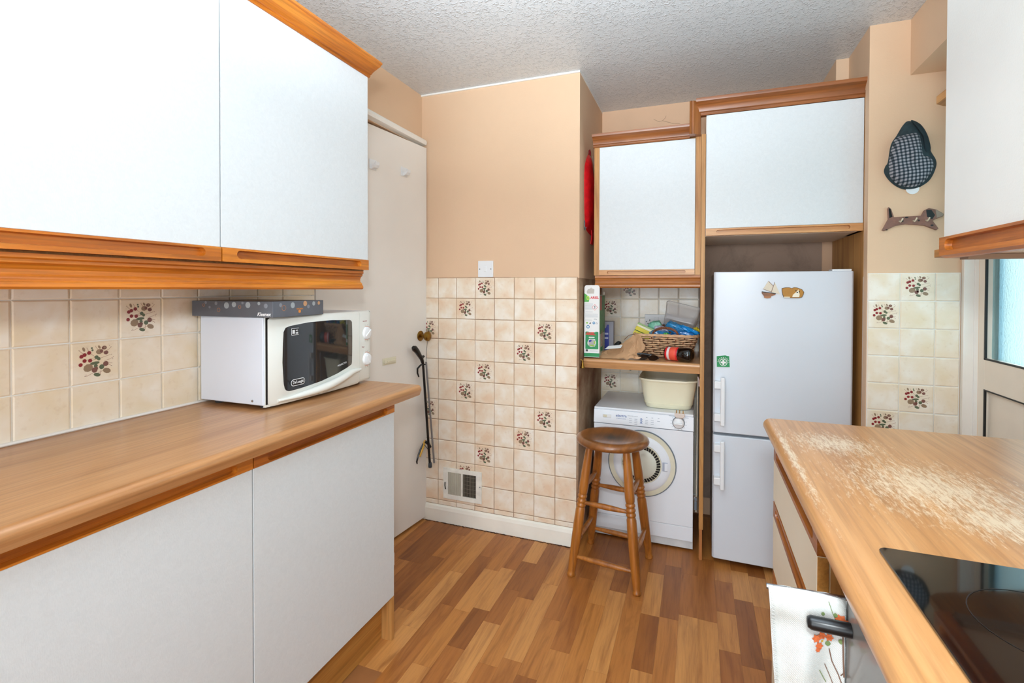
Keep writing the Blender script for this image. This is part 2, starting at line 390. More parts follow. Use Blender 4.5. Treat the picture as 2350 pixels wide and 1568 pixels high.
# ------------------------------------------------------------------ tiles
def tile_mesh(w, h, t=.0075, e=.003):
    """tile in local xz plane, front at -y, origin at its lower left"""
    bm = new(); g = .0015
    a = [(g, g), (w-g, g), (w-g, h-g), (g, h-g)]; b = [(g+e, g+e), (w-g-e, g+e), (w-g-e, h-g-e), (g+e, h-g-e)]
    A = [bm.verts.new((x, 0, z)) for x, z in a]; M_ = [bm.verts.new((x, -t+.0018, z)) for x, z in a]; B = [bm.verts.new((x, -t, z)) for x, z in b]
    for P, Q in ((A, M_), (M_, B)):
        for i in range(4): bm.faces.new((P[i], P[(i+1) % 4], Q[(i+1) % 4], Q[i]))
    bm.faces.new(B); bmesh.ops.recalc_face_normals(bm, faces=bm.faces)
    me = bpy.data.meshes.new('tile'); bm.to_mesh(me); bm.free(); return me
def motif_mesh(P=.11):
    bm = new(); t = -.0079
    def uv(x, y): return ((x-345)/580, 1-(y-(735-.06*(x-345)))/545)
    def poly(pts, mi, k=0):
        f = bm.faces.new([bm.verts.new((u*P, t-k, v*P)) for u, v in pts]); f.material_index = mi
    def blob(x, y, r, mi, ry=None, rot=0, k=0, n=9):
        u, v = uv(x, y); poly(circ(u, v, r/580, n, (ry or r)/545, rot), mi, k)
    def stem(*pts):
        for (a, b) in zip(pts, pts[1:]):
            u0, v0 = uv(*a); u1, v1 = uv(*b); L = math.hypot(u1-u0, v1-v0) or 1; nx, ny = -(v1-v0)/L*.005, (u1-u0)/L*.005
            poly([(u0+nx, v0+ny), (u0-nx, v0-ny), (u1-nx, v1-ny), (u1+nx, v1+ny)], 4)
    for s in (((640,930),(560,868),(500,893)),((645,925),(500,968)),((650,950),(568,968)),((700,870),(640,800),(635,780)),((560,868),(530,800)),((500,890),(440,835)),
              ((700,880),(800,830),(825,800)),((700,940),(820,900)),((740,980),(810,960),(855,935)),((755,1010),(830,1050)),((755,1010),(840,1015)),((700,1080),(690,1160)),((600,1130),(530,1165),(505,1165)),((720,1110),(665,1130))): stem(*s)
    blob(545,1060,58,3,50,.5); blob(650,1155,44,1,24,-.35); blob(770,1110,52,3,34,-.4); blob(625,1003,60,1,20,.1); blob(495,822,16,3,30,.3); blob(680,797,14,3,24,.5)
    blob(680,858,42,3,34); blob(740,808,32,2,26,k=.0001); blob(762,872,30,2,26,k=.0001); blob(705,850,22,2,k=.0002); blob(745,805,14,3,k=.0003)
    for x, y in ((468,912),(503,893),(557,868),(503,968),(568,968),(457,1017)): blob(x, y, 25, 0, k=.0002)
    for x, y, r in ((645,928,25),(672,950,22),(590,808,12),(597,836,13),(635,1040,24),(707,1056,32)): blob(x, y, r, 1, k=.0002)
    for x, y, r in ((757,1018,34),(620,1092,36),(640,1072,22)): blob(x, y, r, 2, k=.00025)
    for x, y in ((440,833),(825,800),(805,780),(855,935),(845,960),(830,1050),(505,1165),(520,1150),(830,900)): blob(x, y, 5, 2, k=.0002, n=5)
    me = bpy.data.meshes.new('berry_print'); bm.to_mesh(me); bm.free()
    for m in PRINT: me.materials.append(m)
    return me
MOTIF = motif_mesh()
TILES = {}
def tile_wall(wall, org, R, us, vs, mat, motifs, name='tile'):
    """us, vs: joint positions along the wall and up; motifs: set of (col,row from the top)"""
    n = 0
    for i in range(len(us)-1):
        for j in range(len(vs)-1):
            w_, h_ = us[i+1]-us[i], vs[j]-vs[j+1]
            key = (round(w_, 3), round(h_, 3), mat.name)
            if key not in TILES:
                me = tile_mesh(w_, h_); me.materials.append(mat); TILES[key] = me
            o = bpy.data.objects.new('tile', TILES[key]); C.objects.link(o)
            a, b = random.gauss(0, .0022), random.gauss(0, .0022)
            M = Matrix.Translation(org) @ R @ Matrix.Translation((us[i], random.uniform(-.0003, .0003), vs[j+1]+random.uniform(-.0004, .0004))) @ Matrix.Rotation(a, 4, 'X') @ Matrix.Rotation(b, 4, 'Z')
            o.parent = wall; o.matrix_basis = M
            if (i, j) in motifs:
                p = bpy.data.objects.new('berry_print', MOTIF); C.objects.link(p); p.parent = o
                full = us[i+1]-us[i]
                if full < .1: p.location = (full-.11 if i == 0 else 0, 0, 0)
                if h_ < .1: p.location.z = 0
            n += 1
def rng(a, step, n): return [a+step*i for i in range(n)]
def grout(wall, bm, m): return put('grout', bm, m, wall)
I4 = Matrix()
RL = Matrix(((0, -1, 0, 0), (1, 0, 0, 0), (0, 0, 1, 0), (0, 0, 0, 1)))    # local x->+Y, local -y -> +X : for walls facing +X
# chimney face
zt = 1.325
vs = rng(zt, -.110, 12)+[.090]
us = [-1.43]+rng(XC-.11*7, .11, 8)
us[-1] = XC
tile_wall(wb, (0, YB+.006, 0), I4, us, vs, tileP, {(3,0),(2,1),(0,2),(6,2),(5,3),(3,4),(2,5),(0,6),(6,6),(5,7),(3,8),(2,9)})
grout(wb, box(new(), -1.43, XC-.001, YB+.0015, YB+.009, .085, zt+.001), groutB)
# alcove side (faces +X)
us = [YB, 2.455, 2.565, 2.675, 2.785, 2.895, YA-.008]
vsA = rng(1.320, -.110, 12)
tile_wall(wb, (XC, 0, 0), RL, us, vsA, tileP, {(1,0),(0,1),(2,3),(1,4),(0,5),(2,7)})
grout(wb, box(new(), XC-.004, XC+.0085, YB, YA, .05, 1.321), groutB)
# alcove back
us = [-.538]+rng(-.427, .1085, 5)
tile_wall(wab, (0, YA, 0), I4, us, vsA, tileC, {(1,0),(0,1),(3,3),(1,4),(0,5),(3,6)})
grout(wab, box(new(), -.54, .009, YA-.003, YA+.001, .1, 1.321), groutC)
# right back wall
us = [.642, .749, .861, .938]
tile_wall(wrb, (0, 2.363, 0), I4, us, rng(1.332, -.1095, 12), tileC, {(1,0),(0,1),(1,4),(0,5)})
grout(wrb, box(new(), .642, .94, 2.3600, 2.3635, .1, 1.333), groutC)
# left splashback (faces +X)
us = rng(.645-.1125*7, .1125, 15)+[1.600]
tile_wall(wl, (XL, 0, 0), RL, us, [1.346, 1.237, 1.127, 1.017, .906], tileC, {(9,1),(8,2),(4,1),(3,2),(12,3)})
grout(wl, box(new(), XL-.001, XL+.0035, us[0], 1.600, .905, 1.347), groutC)
struct('trim_tile_sealant', tube(new(), [(XL+.010, -.1, .908), (XL+.010, .4, .909), (XL+.010, 1.1, .908), (XL+.010, 1.59, .908)], .0045, 6), whitegloss, smooth=True)
# dirty strip of wall either side of the tall panel
struct('wall_alcove_back_plaster', box(new(), .01, .60, YA-.012, YA+.0005, .1, 1.60), dirty)

# ------------------------------------------------------------------ floor planks
def plankmat():
    m, nt, p = newmat('vinyl_plank_print')
    oi = nd(nt, 'ShaderNodeObjectInfo')
    mp = coords(nt, (20, 2.2, 1), 40.0); n = noise(nt, mp, 1, 6, .6, 1.6)
    mp2 = coords(nt, (150, 7, 1), 40.0); n2 = noise(nt, mp2, 1, 3, .6)
    r0 = ramp(nt, [(0, S((138, 80, 32))), (.3, S((162, 98, 42))), (.6, S((180, 116, 54))), (1, S((200, 140, 78)))]); nt.links.new(oi.outputs['Random'], r0.inputs[0])
    r1 = ramp(nt, [(.3, (.60, .50, .42)), (.52, (1, 1, 1)), (.75, (1.15, 1.15, 1.12))]); nt.links.new(n.outputs['Fac'], r1.inputs[0])
    c = mix(nt, r0.outputs[0], r1.outputs[0], .8, 'MULTIPLY')
    r2 = ramp(nt, [(.35, (.7, .66, .62)), (.55, (1, 1, 1))]); nt.links.new(n2.outputs['Fac'], r2.inputs[0])
    c = mix(nt, c, r2.outputs[0], .45, 'MULTIPLY')
    nt.links.new(c, p.inputs['Base Color']); p.inputs['Roughness'].default_value = .42
    bump(nt, p, n2.outputs['Fac'], .06, .001)
    return m
pm = plankmat(); PW = .0695; cache = {}
xi = -1.45; col = 0
while xi < .75:
    y = -.1+random.uniform(0, .35)
    if xi < -1.02 or xi > .22: y = max(y, 1.35)
    while y < 2.95:
        L = random.choice((.22, .30, .38, .46)); L = min(L, 2.96-y)
        if L < .04: break
        if not (y > YB+.01 and xi+PW < XC):
            L2 = L
            if xi+PW < XC and y+L > YB: L2 = YB-y
            if L2 > .03:
                k = round(L2, 2)
                if k not in cache:
                    b = box(new(), .0002, PW-.0002, .0002, k-.0002, -.0025, 0)
                    me = bpy.data.meshes.new('plank'); bmesh.ops.recalc_face_normals(b, faces=b.faces); b.to_mesh(me); b.free(); me.materials.append(pm); cache[k] = me
                o = bpy.data.objects.new('plank', cache[k]); C.objects.link(o); o.location = (xi, y, 0); o.parent = floor
        y += L
    xi += PW; col += 1
# dirt line along the skirting
bm = new()
for i in range(90):
    x = -1.40+i*.0095; r = random.uniform(.002, .006); yy = YB-.014-random.uniform(0, .008)
    bm.faces.new([bm.verts.new((px_, py_, .0008)) for px_, py_ in circ(x, yy, r*1.6, 6, r)])
put('dirt_line', bm, plain('floor_dirt', (70, 42, 26), .9), floor, kind='stuff')

# ------------------------------------------------------------------ door_1 (ajar, left wall)
dang = math.atan2(.076, .756)
d1 = bpy.data.objects.new('door_1', None); C.objects.link(d1); d1['kind'] = 'structure'
d1.location = (-1.467, 1.60, 0); d1.rotation_euler = (0, 0, -dang)
# local: +y along the door, +x to the room
put('door_leaf', box(new(), -.036, 0, 0, .757, .012, 2.035), doorp, d1, bev=.002, local=True)
def brassknob(y, z):
    M = Matrix.Translation((0, y, z)) @ Matrix.Rotation(pi/2, 4, 'Y')
    b = lathe(new(), [(.0, 0), (.027, 0), (.028, .003), (.024, .006), (.012, .008), (0, .008)], M, 28)
    put('rosette', b, brass, d1, smooth=True, local=True)
    b = lathe(new(), [(.008, .006), (.008, .028), (.012, .032), (.022, .037), (.0265, .046), (.026, .054), (.019, .060), (.010, .0615), (0, .062)], M, 28)
    put('door_knob', b, brass, d1, smooth=True, local=True)
brassknob(.700, 1.012)
b = new(); box(b, 0, .002, .40, .50, .892, .926); box(b, .002, .009, .408, .492, .900, .917); box(b, .009, .013, .425, .482, .907, .911)
put('bolt', b, ivory, d1, bev=.001, local=True)
struct('trim_door_left', prism(new(), [(-1.478, 2.047), (-1.425, 2.047), (-1.392, 2.050), (-1.388, 2.062), (-1.392, 2.075), (-1.405, 2.084), (-1.425, 2.090), (-1.478, 2.090)], 1, 1.58, YB-.001), whitegloss)
struct('trim_door_left_jamb', box(new(), -1.56, -1.472, 1.585, 1.60, 0, 2.047), doorp)
for y, z, lab in ((.335, 1.850, 'white plastic coat hook on the white door, the one nearer the wall cabinet'), (.565, 1.864, 'white plastic coat hook on the white door, the one nearer the tiled wall')):
    h = thing('coat_hook', lab, 'hook', (-1.467, 1.60, 0), -dang, 'stick-on hooks on the white door')
    b = new(); box(b, .0005, .004, y-.026, y+.022, z-.024, z+.022); put('hook_plate', b, plasticW, h, bev=.001, local=True)
    b = new(); prism(b, [(.004, z-.022), (.022, z-.018), (.030, z-.006), (.032, z+.008), (.026, z+.010), (.022, z-.002), (.012, z-.006), (.004, z-.004)], 1, y-.014, y+.014)
    put('hook_prong', b, plasticW, h, bev=.002, local=True)

# ------------------------------------------------------------------ left base units
XF = -1.0185
def base_unit(y0, y1, label, last=False):
    t = thing('base_cabinet', label, 'cabinet', (-1.24, (y0+y1)/2, 0), 0, 'white base cabinets along the splashback wall')
    b = new()
    box(b, -1.46, XF-.020, y0+.0005, y0+.018, .15, .862); box(b, -1.46, XF-.020, y1-.018, y1-.0005, .15 if not last else 0.0, .862)
    box(b, -1.46, XF-.020, y0+.018, y1-.018, .15, .166); box(b, -1.46, -1.45, y0+.018, y1-.018, .166, .862)
    put('carcass', b, oakZ, t)
    put('cupboard_door', box(new(), XF-.018, XF, y0+.0018, y1-.0018, .157, .822), white, t, bev=.001)
    put('door_edging', box(new(), XF-.0195, XF-.0178, y0+.001, y1-.001, .155, .822), oakZ, t)
    M = Matrix.Translation((XF-.020, y0+.0018, .8225)) @ RX
    rl = slot_rail(y1-y0-.0036, .034, .022, .042, .021, .016, M, cy=.0145)
    put('handle_rail', rl, oakY, t, label='orange oak finger-pull rail along the door top')
    put('plinth', box(new(), -1.075, -1.060, y0, y1-(.02 if last else 0), 0, .15), oakYl, t)
    if last: put('end_stile', box(new(), -1.045, XF-.001, y1-.017, y1, .0, .156), oakZ, t, bev=.001)
base_unit(.297, .897, 'large white base cupboard nearest the camera, left of the door seam')
base_unit(.897, 1.498, 'white base cupboard at the end of the run, under the microwave', True)
base_unit(-.303, .297, 'white base cupboard mostly outside the view, at the near end of the run')
# hinge plate seen at the end panel
tag(put('hinge_cover', box(new(), XF-.018, XF-.002, 1.4981, 1.5005, .265, .31), plasticW), 'small white plastic cover on the outer side of the end base cupboard', 'cover')
def worktop(name, x0, x1, y0, y1, z0, z1, m, label, round_side):
    """rounded front edge on the room side"""
    r = .016; pts = []
    if round_side == '+x':
        pts = [(x0, z0), (x1-.008, z0)]+[(x1-r+r*cos(a), z1-r+r*sin(a)) for a in [i*pi/2/8 for i in range(-3, 9)]]+[(x0, z1)]
    else:
        pts = [(x1, z1)]+[(x0+r-r*cos(a), z1-r+r*sin(a)) for a in [i*pi/2/8 for i in range(8, -4, -1)]]+[(x0+.008, z0), (x1, z0)]
    b = prism(new(), pts, 1, y0, y1)
    return tag(put(name, b, m, smooth=True, bev=0, sharp=.5), label, 'worktop')
worktop('worktop', -1.470, -.968, -.35, 1.600, .866, .904, wtopL, 'oak-effect laminate worktop carrying the microwave, rounded front edge', '+x')

# ------------------------------------------------------------------ left wall units
XW = -1.131
def wall_unit(y0, y1, label):
    t = thing('wall_cabinet', label, 'cabinet', (-1.30, (y0+y1)/2, 1.33), 0, 'white wall cabinets over the microwave side')
    b = new(); box(b, -1.466, XW-.020, y0+.0005, y0+.018, 1.33, 2.045); box(b, -1.466, XW-.020, y1-.018, y1-.0005, 1.33, 2.045)
    box(b, -1.466, XW-.020, y0+.018, y1-.018, 1.33, 1.346); box(b, -1.466, XW-.020, y0+.018, y1-.018, 2.029, 2.045)
    put('carcass', b, oakZ, t)
    put('cupboard_door', box(new(), XW-.018, XW, y0+.0018, y1-.0018, 1.3705, 2.037), white, t, bev=.001)
    put('door_edging', box(new(), XW-.0195, XW-.0178, y0+.0008, y1-.0008, 1.371, 2.038), oakYl, t)
    M = Matrix.Translation((XW-.020, y0+.0018, 1.334)) @ RX
    put('handle_rail', slot_rail(y1-y0-.0036, .036, .024, .042, .021, .016, M, cy=.0205), oakY, t, label='orange oak finger-pull rail along the door bottom')
wall_unit(.300, .903, 'big white wall cupboard nearest the camera, its door filling the upper corner')
wall_unit(.903, 1.498, 'white wall cupboard above the microwave, beside the hall door')
wall_unit(-.303, .300, 'white wall cupboard mostly outside the view, beyond the near one')
def crown(name, prof, ax, a, b, label, m, cat='moulding'):
    return tag(put(name, prism(new(), prof, ax, a, b), m, smooth=True, sharp=.35), label, cat)
cp = [(-1.17, 2.037), (-1.128, 2.037), (-1.124, 2.041), (-1.1245, 2.045), (-1.119, 2.047), (-1.114, 2.052), (-1.106, 2.057), (-1.097, 2.061), (-1.087, 2.066), (-1.080, 2.069), (-1.078, 2.073), (-1.072, 2.075), (-1.072, 2.082), (-1.17, 2.082)]
crown('cornice', cp, 1, -.35, 1.503, 'orange oak cornice along the top of the wall cupboards over the microwave', oakY)
pp = [(-1.165, 1.329), (-1.137, 1.329), (-1.136, 1.321), (-1.141, 1.318), (-1.141, 1.312), (-1.147, 1.308), (-1.151, 1.300), (-1.150, 1.291), (-1.144, 1.286), (-1.142, 1.283), (-1.142, 1.279), (-1.138, 1.276), (-1.137, 1.268), (-1.141, 1.263), (-1.165, 1.263)]
crown('light_pelmet', pp, 1, -.35, 1.478, 'orange oak pelmet moulding under the wall cupboards, above the tissue box', oakY)

# ------------------------------------------------------------------ microwave
mw = thing('microwave', 'white microwave oven with dark curved window and two dials on the worktop', 'microwave', (-1.32, 1.35, .904))
b = new(); box(b, -1.455, -1.196, 1.090, 1.590, .918, 1.180); put('casing', b, mwbody, mw, bev=.003)
b = new(); box(b, -1.40, -1.21, 1.0895, 1.0905, .927, .944); 
b.free()
put('side_screw', lathe(new(), [(0, 0), (.004, 0), (.0035, .002), (0, .0025)], Matrix.Translation((-1.238, 1.0905, .930)) @ Matrix.Rotation(pi/2, 4, 'X'), 12), steel, mw, smooth=True)
for x, y in ((-1.42, 1.13), (-1.42, 1.55), (-1.23, 1.13), (-1.23, 1.55)):
    put('foot', lathe(new(), [(.014, 0), (.016, .006), (.016, .016)], Matrix.Translation((x, y, .9045)), 16), darkgrey, mw, smooth=True)
def mwx(y):  # bulge of the front
    u = (y-1.345)/.25; return -1.172-.014*u*u-(.012 if abs(u) > .97 else 0)
def front_panel(y0, y1, z0, z1, back, n=14, rz=.010, dz=0, zb=None):
    b = new(); rows = []
    for i in range(n+1):
        y = y0+(y1-y0)*i/n; x = mwx(y)-dz; zz0 = z0 if zb is None else zb(y)
        rows.append([b.verts.new(p) for p in ((back, y, zz0), (x-rz*.7, y, zz0), (x, y, zz0+rz), (x, y, z1-rz), (x-rz*.5, y, z1-rz*.25), (x-rz*1.2, y, z1), (back, y, z1))])
    for a, c in zip(rows, rows[1:]):
        for k in range(7): b.faces.new((a[k], a[(k+1) % 7], c[(k+1) % 7], c[k]))
    b.faces.new(rows[0]); b.faces.new(rows[-1][::-1]); return b
put('front_door', front_panel(1.096, 1.508, .912, 1.182, -1.194), mwwhite, mw, smooth=True, bev=.0015, sharp=.9)
put('control_panel', front_panel(1.5095, 1.594, .916, 1.182, -1.194, 6), mwwhite, mw, smooth=True, bev=.0015, sharp=.9)
put('door_gap', box(new(), -1.1965, -1.1935, 1.097, 1.59, .92, 1.178), void, mw)
# window: rounded, lower edge rising to the right
def surf(name, pts, m, off=.0006, sub=10, thick=None, parent=mw):
    """outline (y,z) laid on the curved front; cut in strips so that it follows the bulge"""
    ys = [p[0] for p in pts]; y0, y1 = min(ys), max(ys); b = new()
    def span(y):
        zs = []
        for (a, c) in zip(pts, pts[1:]+pts[:1]):
            if (a[0]-y)*(c[0]-y) <= 0 and a[0] != c[0]: zs.append(a[1]+(c[1]-a[1])*(y-a[0])/(c[0]-a[0]))
        return (min(zs), max(zs)) if zs else None
    N = 40; prev = None
    for i in range(N+1):
        t = (1-cos(pi*i/N))/2; y = y0+1e-5+(y1-y0-2e-5)*t; s_ = span(y)
        if not s_: continue
        x = mwx(y)+off; cur = [b.verts.new((x, y, s_[0])), b.verts.new((x, y, s_[1]))]
        if prev: b.faces.new((prev[0], cur[0], cur[1], prev[1]))
        prev = cur
    return put(name, b, m, parent, smooth=True)
win = [(1.150, 1.130), (1.147, 1.04), (1.152, .965), (1.160, .952), (1.172, .948), (1.22, .950), (1.30, .957), (1.38, .970), (1.43, .982), (1.458, .990), (1.462, 1.0), (1.463, 1.09), (1.462, 1.142), (1.457, 1.150), (1.448, 1.153), (1.35, 1.158), (1.25, 1.157), (1.175, 1.150), (1.158, 1.145)]
winm = plain('smoked_glass', (38, 40, 42), .05, coat=1, var=.1)
surf('window', win, winm)
M = lambda y, z, o=.0012: Matrix.Translation((mwx(y)+o, y, z)) @ RX
b = new(); plate(b, stadium(0, 0, .058, .021), M(1.203, .972, .0022), .0004); put('badge', b, plasticW, mw)
b = new(); plate(b, stadium(0, 0, .054, .017), M(1.203, .972, .0029), .0002); put('badge_field', b, black, mw)
text('badge_lettering', "De'Longhi", .0125, plasticW, mw, M(1.203, .9725, .0034), .0001, .0003, xs=.86)
text('model_lettering', 'PERFECTO', .0088, plasticW, mw, M(1.405, .999, .0014) @ Matrix.Rotation(.16, 4, 'Z'), .0001, xs=1.15)
b = new(); plate(b, rrect(-.016, .016, -.011, .011, .002), M(1.194, 1.131), .0003); put('window_sticker', b, plasticW, mw)
b = new(); plate(b, rrect(-.0145, .0145, -.0095, .0095, .001), M(1.194, 1.131, .0017), .0002)
put('sticker_field', b, black, mw); b = new()
for yy, zz, w_, h_ in ((-.0075, 0, .010, .012), (.006, .004, .010, .003), (.003, -.004, .004, .006), (.009, -.004, .004, .006)): plate(b, rrect(yy-w_/2, yy+w_/2, zz-h_/2, zz+h_/2, .0005, 2), M(1.194, 1.131, .0021), .0002)
put('sticker_marks', b, plasticW, mw)
# grooved sweep of the handle
hp = []
for i in range(25):
    t = i/24; y = 1.13+.385*t; z = .926+.050*(t**1.8)-.012*max(0, t-.85)/.15
    hp.append((mwx(y)+.001+.013*sin(pi*min(1, t*1.02))**1.3*(1 if t > .45 else .35+1.4*t), y, z))
put('door_handle', tube(new(), hp, [.0045+.009*sin(pi*min(1, max(0, (i/24-.1)/.9)))**.8 for i in range(25)], 12), mwwhite, mw, smooth=True)
hp2 = [(x-.006, y, z-.014) for x, y, z in hp[10:]]
put('handle_lip', tube(new(), hp2, .0045, 10), mwwhite, mw, smooth=True)
for z, ang in ((1.097, -.9), (.998, .6)):
    kn = put('dial', lathe(new(), [(.0, 0), (.0235, 0), (.023, .005), (.021, .009), (.014, .0115), (0, .012)], Matrix.Translation((mwx(1.552), 1.552, z)) @ Matrix.Rotation(pi/2, 4, 'Y'), 28), plasticW, mw, smooth=True)
    b = new(); box(b, .010, .0145, -.0035, .0035, -.018, .018); b.transform(Matrix.Translation((mwx(1.552), 1.552, z)) @ Matrix.Rotation(ang, 4, 'X'))
    put('grip', b, plasticW, kn, bev=.002)
    b = new(); o = circ(0, 0, .0272, 28); i_ = circ(0, 0, .0258, 28); Mx = M(1.552, z, .0008)
    for k in range(28):
        if 9 < k < 13 and ang < 0: continue
        b.faces.new([b.verts.new(Mx @ Vector((*q, 0))) for q in (o[k], o[(k+1) % 28], i_[(k+1) % 28], i_[k])])
    put('dial_ring', b, plain('salmon_print', (214, 130, 100), .5), mw)
    b = new()
    for k in range(14):
        a = 2*pi*k/14; plate(b, circ(.031*cos(a), .031*sin(a), .0012, 5), Mx, .0001)
    put('dial_marks', b, greyp, mw, kind='stuff')
text('dial_caption', 'Power level', .0058, berry_r, mw, M(1.540, 1.143, .0008), .0001, .0001, shear=.2)
text('dial_caption', 'Timer', .0062, berry_r, mw, M(1.530, 1.046, .0008), .0001, .0001, shear=.2)

# ------------------------------------------------------------------ tissue box
tb = thing('tissue_box', 'dark grey tissue box with bubble print lying on the microwave', 'tissue box', (-1.31, 1.19, 1.1805), radians(4))
b = new(); box(b, -.155, .150, -.115, .108, 0, .047); put('carton', b, fabgrey, tb, bev=.001, local=True)
b = new(); plate(b, circ(0, 0, .075, 24, .03), Matrix.Translation((0, 0, .047)), .0004); put('opening_film', b, plain('clear_film', (170, 150, 130), .3), tb, local=True)
bub = plain('bubble_print_grey', (130, 136, 144), .5); bub2 = plain('bubble_print_light', (158, 166, 170), .5); bub3 = plain('bubble_print_amber', (196, 150, 110), .5)
MF = Matrix.Translation((0, -.1153, 0)) @ RY; MS = Matrix.Translation((.1503, 0, 0)) @ RX
b = new()
for x, z, r, mi in ((-.10, .042, .005, 0), (-.06, .040, .0055, 0), (-.02, .034, .0095, 1), (.008, .037, .008, 1), (.06, .036, .009, 1), (.04, .042, .004, 0), (-.085, .028, .004, 0), (.10, .041, .005, 1), (.125, .034, .007, 0)):
    r = min(r, .0465-z) if z+r > .0465 else r
    plate(b, circ(x, z, r, 16), MF, .0002, mi)
for y, z, r, mi in ((-.085, .036, .006, 0), (-.035, .034, .009, 1), (.02, .038, .0085, 2), (.06, .037, .007, 1), (.035, .028, .006, 0), (.085, .038, .006, 2)):
    plate(b, circ(y, z, r, 16), MS, .0002, mi)
put('bubble_print', b, [bub, bub2, bub3], tb, local=True, kind='stuff')
b = new()
for Mx, x, z, r in ((MF, -.05, .020, .006), (MF, .03, .030, .005), (MF, -.108, .034, .0045), (MS, -.072, .027, .0085)):
    o = circ(x, z, r, 20); i_ = circ(x, z, r-.0008, 20)
    for k in range(20): b.faces.new([b.verts.new(Mx @ Vector((*q, .0003))) for q in (o[k], o[(k+1) % 20], i_[(k+1) % 20], i_[k])])
put('ring_print', b, orangep, tb, local=True, kind='stuff')
tbW = parent_world(tb)
text('brand_lettering', 'Kleenex', .0145, plasticW, tb, tbW @ MF @ Matrix.Translation((.118, .009, .0004)), .0001, .0004, shear=.25)
text('side_emblem', '100% FRESH', .0058, orangep, tb, tbW @ MS @ Matrix.Translation((-.005, .022, .0004)), .0001, .0001)
b = new(); plate(b, rrect(-.010, .000, .010, .019, .003), MS, .0002); put('emblem_mark', b, orangep, tb, local=True)

# ------------------------------------------------------------------ things on the door: stick and grabber, hanging on the knob side
ws = thing('walking_stick', 'black walking stick with moulded handle hanging beside the brass door knob', 'walking stick', (-1.36, 2.325, .30))
b = rod(new(), (-1.367, 2.273, .885), (-1.347, 2.312, .325), .0065, n=12); put('shaft', b, black, ws, smooth=True)
b = tube(new(), [(-1.372, 2.188, .962), (-1.372, 2.198, .957), (-1.370, 2.222, .938), (-1.370, 2.244, .915), (-1.368, 2.262, .895), (-1.367, 2.273, .870)], [.010, .0155, .014, .012, .0105, .008], 12)
put('handle', b, black, ws, smooth=True)
put('handle_horn', tube(new(), [(-1.368, 2.262, .898), (-1.367, 2.280, .905), (-1.367, 2.287, .903)], [.009, .007, .005], 10), black, ws, smooth=True)
put('ferrule', lathe(new(), [(.009, 0), (.0105, .004), (.0095, .022), (.0065, .030)], Matrix.Translation((-1.346, 2.314, .300)), 14), darkgrey, ws, smooth=True)
gr = thing('litter_grabber', 'grey reaching grabber with yellow and black jaw hanging beside the walking stick', 'grabber', (-1.345, 2.322, .30))
put('shaft', rod(new(), (-1.358, 2.292, .875), (-1.333, 2.335, .320), .0050, n=10), plain('grey_anodised', (150, 150, 152), .35, metal=.6), gr, smooth=True)
put('trigger', tube(new(), [(-1.360, 2.285, .862), (-1.370, 2.258, .862), (-1.378, 2.238, .845), (-1.378, 2.238, .822), (-1.376, 2.248, .800)], [.004, .0045, .005, .0045, .0035], 8), black, gr, smooth=True)
put('jaw', tube(new(), [(-1.345, 2.318, .408), (-1.355, 2.308, .432), (-1.366, 2.296, .444)], [.006, .009, .007], 8), black, gr, smooth=True)
put('jaw_pad', tube(new(), [(-1.372, 2.305, .448), (-1.374, 2.298, .428), (-1.376, 2.276, .398), (-1.376, 2.258, .372)], [.005, .0075, .0065, .004], 8), yellowp, gr, smooth=True, label='yellow jaw pad')
put('jaw_tip', tube(new(), [(-1.374, 2.288, .434), (-1.378, 2.268, .408), (-1.380, 2.246, .378), (-1.381, 2.236, .352), (-1.380, 2.238, .340)], [.003, .005, .005, .0045, .003], 8), black, gr, smooth=True)
put('linkage', tube(new(), [(-1.366, 2.292, .425), (-1.352, 2.304, .400), (-1.345, 2.316, .368)], .0018, 6), darkgrey, gr, smooth=True)
put('hanging_cord', tube(new(), [(-1.357, 2.290, .88), (-1.360, 2.300, .93), (-1.362, 2.312, .985), (-1.366, 2.316, 1.003)], .0012, 6), darkgrey, gr, smooth=True)

# ------------------------------------------------------------------ light switch and air vent on the chimney face
sw = thing('light_switch', 'white square light switch on the peach wall above the tiles', 'light switch', (-1.038, YB, 1.37))
put('face_plate', box(new(), -1.081, -.996, YB-.001, YB+.0085, 1.3275, 1.413), plasticW, sw, bev=.002)
put('rocker', box(new(), -1.046, -1.032, YB-.004, YB, 1.357, 1.384), plasticW, sw, bev=.001)
for x in (-1.071, -1.007): put('screw', lathe(new(), [(0, 0), (.0028, 0), (.0022, .0012), (0, .0014)], Matrix.Translation((x, YB-.0006, 1.370)) @ Matrix.Rotation(pi/2, 4, 'X'), 10), darkgrey, sw)
vt = thing('air_vent', 'white hinged air vent grille low in the tiled wall', 'vent', (-1.167, YB, .13))
vx0, vx1, vz0, vz1, vy = -1.281, -1.055, .133, .300, YB-.006
vm = plain('chipped_cream_metal', (244, 242, 232), .4, var=.15, vs=25)
b = new(); box(b, vx0, vx1, vy-.004, vy+.003, vz1-.022, vz1); box(b, vx0, vx1, vy-.004, vy+.003, vz0, vz0+.024); box(b, vx0, vx0+.028, vy-.004, vy+.003, vz0+.024, vz1-.022); box(b, vx1-.032, vx1, vy-.004, vy+.003, vz0+.024, vz1-.022)
put('frame', b, vm, vt, bev=.0008)
mid = (vx0+vx1)/2-.001
put('mullion', box(new(), mid-.004, mid+.004, vy-.004, vy+.003, vz0+.024, vz1-.022), vm, vt)
put('backing', box(new(), vx0+.004, vx1-.004, vy+.0035, vy+.0055, vz0+.004, vz1-.004), void, vt)
b = new()
for k in range(12):
    x = vx0+.031+k*.00655; box(b, x, x+.0042, vy-.003, vy+.002, vz0+.024, vz1-.022)
put('slat', b, plain('dusty_slats', (206, 200, 184), .6, var=.2), vt, kind='stuff')
b = new()
